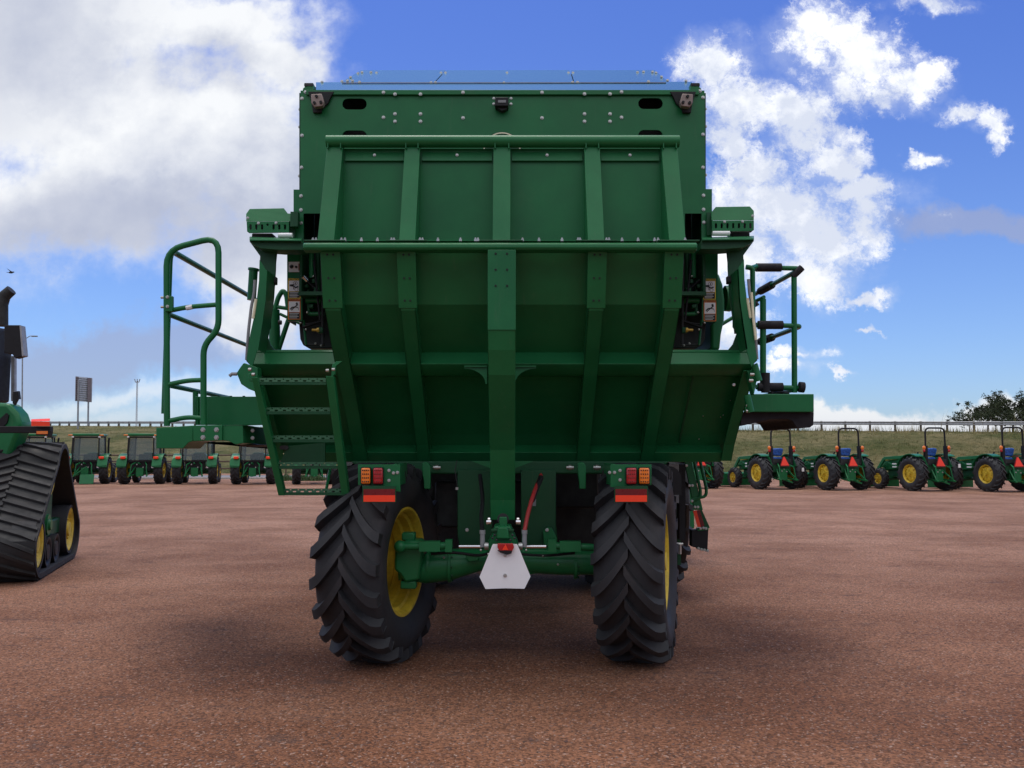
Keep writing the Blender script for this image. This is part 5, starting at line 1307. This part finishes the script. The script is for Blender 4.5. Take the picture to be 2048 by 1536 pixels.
# ---- brown pipe fence between the lot and the road
pf = thing('pipe_fence', 'brown steel pipe fence with three rails behind the parked tractors', 'fence', (0, 0, 0))
for z in (.45, .95, 1.40):
    MB().tube([(-60, 59.3, z), (0, 59.3, z + .02)], .05, 8).build('fence_rail', 'brown', pf)
for k in range(16):
    x = -59 + k * 3.9; MB().cyl((x, 59.3, 0), (x, 59.3, 1.5), .05, 8).build('fence_post', 'brown', pf)

# ---- road sign seen from behind, mast, lamp, bird
Ys = 88.0
sg = thing('road_sign', 'tall rectangular road sign seen from behind on two grey posts, on the embankment', 'sign', (P(167, 850, Ys).x, Ys, 0), inplace=True)
bd = MB().prism([P(151, 752.5, Ys), P(184, 756, Ys + 1.2), P(182.5, 804.5, Ys + 1.2), P(150, 802, Ys)], (.02, .08, 0)).build('sign_board', 'alu', sg)
for k in range(11):
    t = (k + .5) / 11; a = P(152, 754 + 47 * t, Ys - .03); b_ = P(183, 757 + 46.5 * t, Ys + 1.16); MB().bar(a, b_, .04, .04).build('board_rib', 'dark', bd)
for (x0, x1, ya, yb) in ((151, 157, 753, 802), (175, 183, 755.5, 804)):
    MB().prism([P(x0, ya, Ys - .1 + (x0 - 150) * .036), P(x1, ya + .5, Ys - .1 + (x1 - 150) * .036), P(x1, yb + .4, Ys - .1 + (x1 - 150) * .036), P(x0, yb, Ys - .1 + (x0 - 150) * .036)], (0, .03, 0)).build('edge_panel', simple('dark_sign_edge', (.17, .14, .16), .6), bd)
MB().bar(P(155.5, 858, Ys), P(157, 760, Ys), .13).build('sign_post', 'galv', sg); MB().bar(P(176, 851, Ys + 1), P(177.5, 760, Ys + 1), .13).build('sign_post', 'galv', sg)
Ym = 420.0
ms = thing('radio_mast', 'thin pale lattice mast rising behind the guardrail, left of the harvester rail', 'mast', (P(273, 834, Ym).x, Ym, 0), inplace=True)
q = MB(); A_, B_ = P(272.5, 870, Ym), P(274.5, 762, Ym)
for k in range(3):
    o_ = Vector((math.cos(k * 2.09) * .42, math.sin(k * 2.09) * .42, 0)); q.cyl(A_ + o_, B_ + o_ * .7, .09, 5)
for k in range(30):
    p = A_.lerp(B_, k / 30); q.bar(p + Vector((-.45, 0, 0)), p + Vector((.45, 0, .9)), .07)
q.build('lattice', 'galv', ms)
q = MB()
for dx in (-.9, 0, .9): q.bar(B_ + Vector((dx, 0, -.5)), B_ + Vector((dx * 1.5, 0, 1.0)), .3)
q.bar(B_ + Vector((-1, 0, -.6)), B_ + Vector((1, 0, -.6)), .3); q.build('antennas', 'grey', ms)
Yl = 130.0
lp = thing('street_lamp', 'curved street lamp beside the tracked tractor mirror, far behind the embankment', 'street lamp', (P(44, 840, Yl).x, Yl, 0), inplace=True)
MB().tube([P(44, 850, Yl), P(45, 700, Yl), P(50, 678, Yl), P(60, 672, Yl), P(71, 673, Yl)], [.12, .09, .08, .06, .06], 8).build('pole', 'galv', lp)
MB().box(P(69, 672.5, Yl), (.9, .35, .18)).build('lamp_head', 'grey', lp, bevel=.05)
Yb_ = 60.0; c = P(22, 545, Yb_)
bd = MB().ball(c, .10, 10, (1.9, .7, .75)).prism([c + Vector((-.02, 0, .02)), c + Vector((.12, 0, .02)), c + Vector((-.10, -.35, .22))], (0, 0, .012)).prism([c + Vector((-.02, 0, .02)), c + Vector((.12, 0, .02)), c + Vector((-.12, .35, .18))], (0, 0, .012)).prism([c + Vector((-.15, -.03, 0)), c + Vector((-.15, .03, 0)), c + Vector((-.32, .06, 0)), c + Vector((-.32, -.06, 0))], (0, 0, .012)).ball(c + Vector((.19, 0, .03)), .05, 8).build('bird', 'pictblack', org=c)
tag(bd, 'small dark bird flying in the sky above the left tractor mirror', 'bird')

# ---- trees at the right
def tree(label, x, Y, base_z, h, w, nclump, seed, name='tree'):
    rd_ = random.Random(seed)
    t = thing(name, label, 'tree' if name == 'tree' else 'bush', (x, Y, base_z), group='trees beyond the guardrail')
    tr = MB(); tips = []
    tr.tube([(0, 0, -.5), (.1, 0, h * .25), (.05, .1, h * .5)], [h * .03, h * .024, h * .012], 8)
    for k in range(14):
        a = rd_.uniform(0, 6.28); z0 = h * rd_.uniform(.12, .45); l = w * rd_.uniform(.45, 1.0); z1 = z0 + h * rd_.uniform(.10, .58)
        m_ = Vector((math.cos(a) * l * .5, math.sin(a) * l * .5, (z0 + z1) / 2 + .1 * h)); e = Vector((math.cos(a) * l, math.sin(a) * l, z1))
        tr.tube([(0.05, 0, z0), m_, e], [h * .013, h * .009, h * .003], 5); tips += [m_, e, (m_ + e) / 2]
    tr.build('trunk', 'bark', t)
    cr_ = MB()
    for k in range(nclump):
        if k < len(tips): c = tips[k]
        else:
            b_ = rd_.choice(tips); c = b_ + Vector((rd_.gauss(0, w * .17), rd_.gauss(0, w * .17), rd_.gauss(0, h * .09)))
        rc_ = rd_.uniform(.25, .62) * h * .16
        for _ in range(rd_.randint(22, 40)):
            p = c + Vector((rd_.gauss(0, rc_ * .6), rd_.gauss(0, rc_ * .6), rd_.gauss(0, rc_ * .5)))
            s_ = rd_.uniform(.05, .11) * (h / 6) ** .5
            a1 = Vector((rd_.gauss(0, 1), rd_.gauss(0, 1), rd_.gauss(0, 1))).normalized(); a2 = a1.cross(Vector((rd_.gauss(0, 1), rd_.gauss(0, 1), rd_.gauss(0, 1)))).normalized()
            cr_.add([p - a1 * s_ * 1.4, p + a2 * s_ * .7, p + a1 * s_ * 1.4, p - a2 * s_ * .7], [(0, 1, 2, 3)])
    me = bpy.data.meshes.new('crown'); me.from_pydata([tuple(p) for p in cr_.v], [], cr_.f); me.materials.append(M['leaf'])
    o = bpy.data.objects.new('crown', me); C.objects.link(o); o.parent = t
    return t
lm, lg, lb = bsdf('dark_leaves'); co = geo(lg)
lg.put(lb.inputs['Base Color'], lg.mix(lg.smooth(lg.noise(co, 1.1, 5, .7), .35, .65), (.022, .032, .018), (.060, .075, .034))); lb.inputs['Roughness'].default_value = .8; lb.inputs['Specular IOR Level'].default_value = .2
M['leaf'] = lm
for (px, pyt, pyb, Y, w, lab, sd, nm) in ((1975, 795, 848, 84, 2.4, 'dark ragged tree with a loose crown, leftmost of the trees beyond the guardrail', 1, 'tree'), (2025, 787, 848, 84, 2.4, 'tallest dark tree beyond the guardrail, at the right edge', 2, 'tree'),
                                          (2075, 800, 850, 82, 2.0, 'dark tree crown cut off by the right edge', 3, 'tree'), (1938, 822, 850, 80, 1.7, 'low dark bush at the left foot of the trees', 4, 'bush'),
                                          (1990, 824, 854, 76, 2.5, 'rounded green bush in front of the trees by the guardrail', 5, 'bush'), (2045, 824, 856, 74, 2.5, 'rounded green bush at the right edge by the guardrail', 6, 'bush')):
    bz = P(px, pyb + 6, Y).z; zt2 = P(px, pyt, Y).z
    tree(lab, P(px, pyb, Y).x, Y, bz, (zt2 - bz) * (1.05 if nm == 'tree' else 1.15), w, 170 if nm == 'tree' else 130, sd, nm)

# ---- loose gravel stones in the foreground
sm_, sg_, sb_ = bsdf('gravel_stones')
rnd_i = sg_.nt.nodes.new('ShaderNodeNewGeometry').outputs['Random Per Island']
ramp = sg_.nt.nodes.new('ShaderNodeValToRGB'); sg_.nt.links.new(rnd_i, ramp.inputs[0])
els = ramp.color_ramp.elements; els[0].position = 0; els[0].color = (.10, .055, .045, 1); els[1].position = 1; els[1].color = (.44, .32, .26, 1)
for ps, cl_ in ((.3, (.20, .11, .085, 1)), (.7, (.31, .175, .125, 1)), (.93, (.36, .23, .17, 1))): e_ = els.new(ps); e_.color = cl_
sg_.nt.links.new(ramp.outputs[0], sb_.inputs['Base Color']); sb_.inputs['Roughness'].default_value = .85; sb_.inputs['Specular IOR Level'].default_value = .3
rv = random.Random(11); V = []; Fc = []
octf = [(0, 1, 4), (1, 2, 4), (2, 3, 4), (3, 0, 4), (1, 0, 5), (2, 1, 5), (3, 2, 5), (0, 3, 5)]
for k in range(30000):
    Y = 3.2 + 11 * rv.random() ** 1.9; X_ = rv.uniform(-.66, .66) * Y * 1.05
    s_ = rv.uniform(.0035, .0085) * (1 if rv.random() < .985 else 2.0); h_ = s_ * rv.uniform(.4, .7); a = rv.uniform(0, 1.57)
    o_ = len(V); sc = [s_ * rv.uniform(.7, 1.2) for _ in range(4)]
    for j in range(4): V.append((X_ + sc[j] * math.cos(a + j * 1.57), Y + sc[j] * math.sin(a + j * 1.57), h_ * rv.uniform(.1, .5)))
    V.append((X_ + rv.uniform(-.3, .3) * s_, Y, h_)); V.append((X_, Y, -.003))
    Fc += [tuple(i + o_ for i in f) for f in octf]
me = bpy.data.meshes.new('gravel_stones'); me.from_pydata(V, [], Fc); me.materials.append(sm_)
o = bpy.data.objects.new('gravel_stones', me); C.objects.link(o); tag(o, 'loose reddish gravel stones scattered over the foreground', 'gravel', kind='stuff')
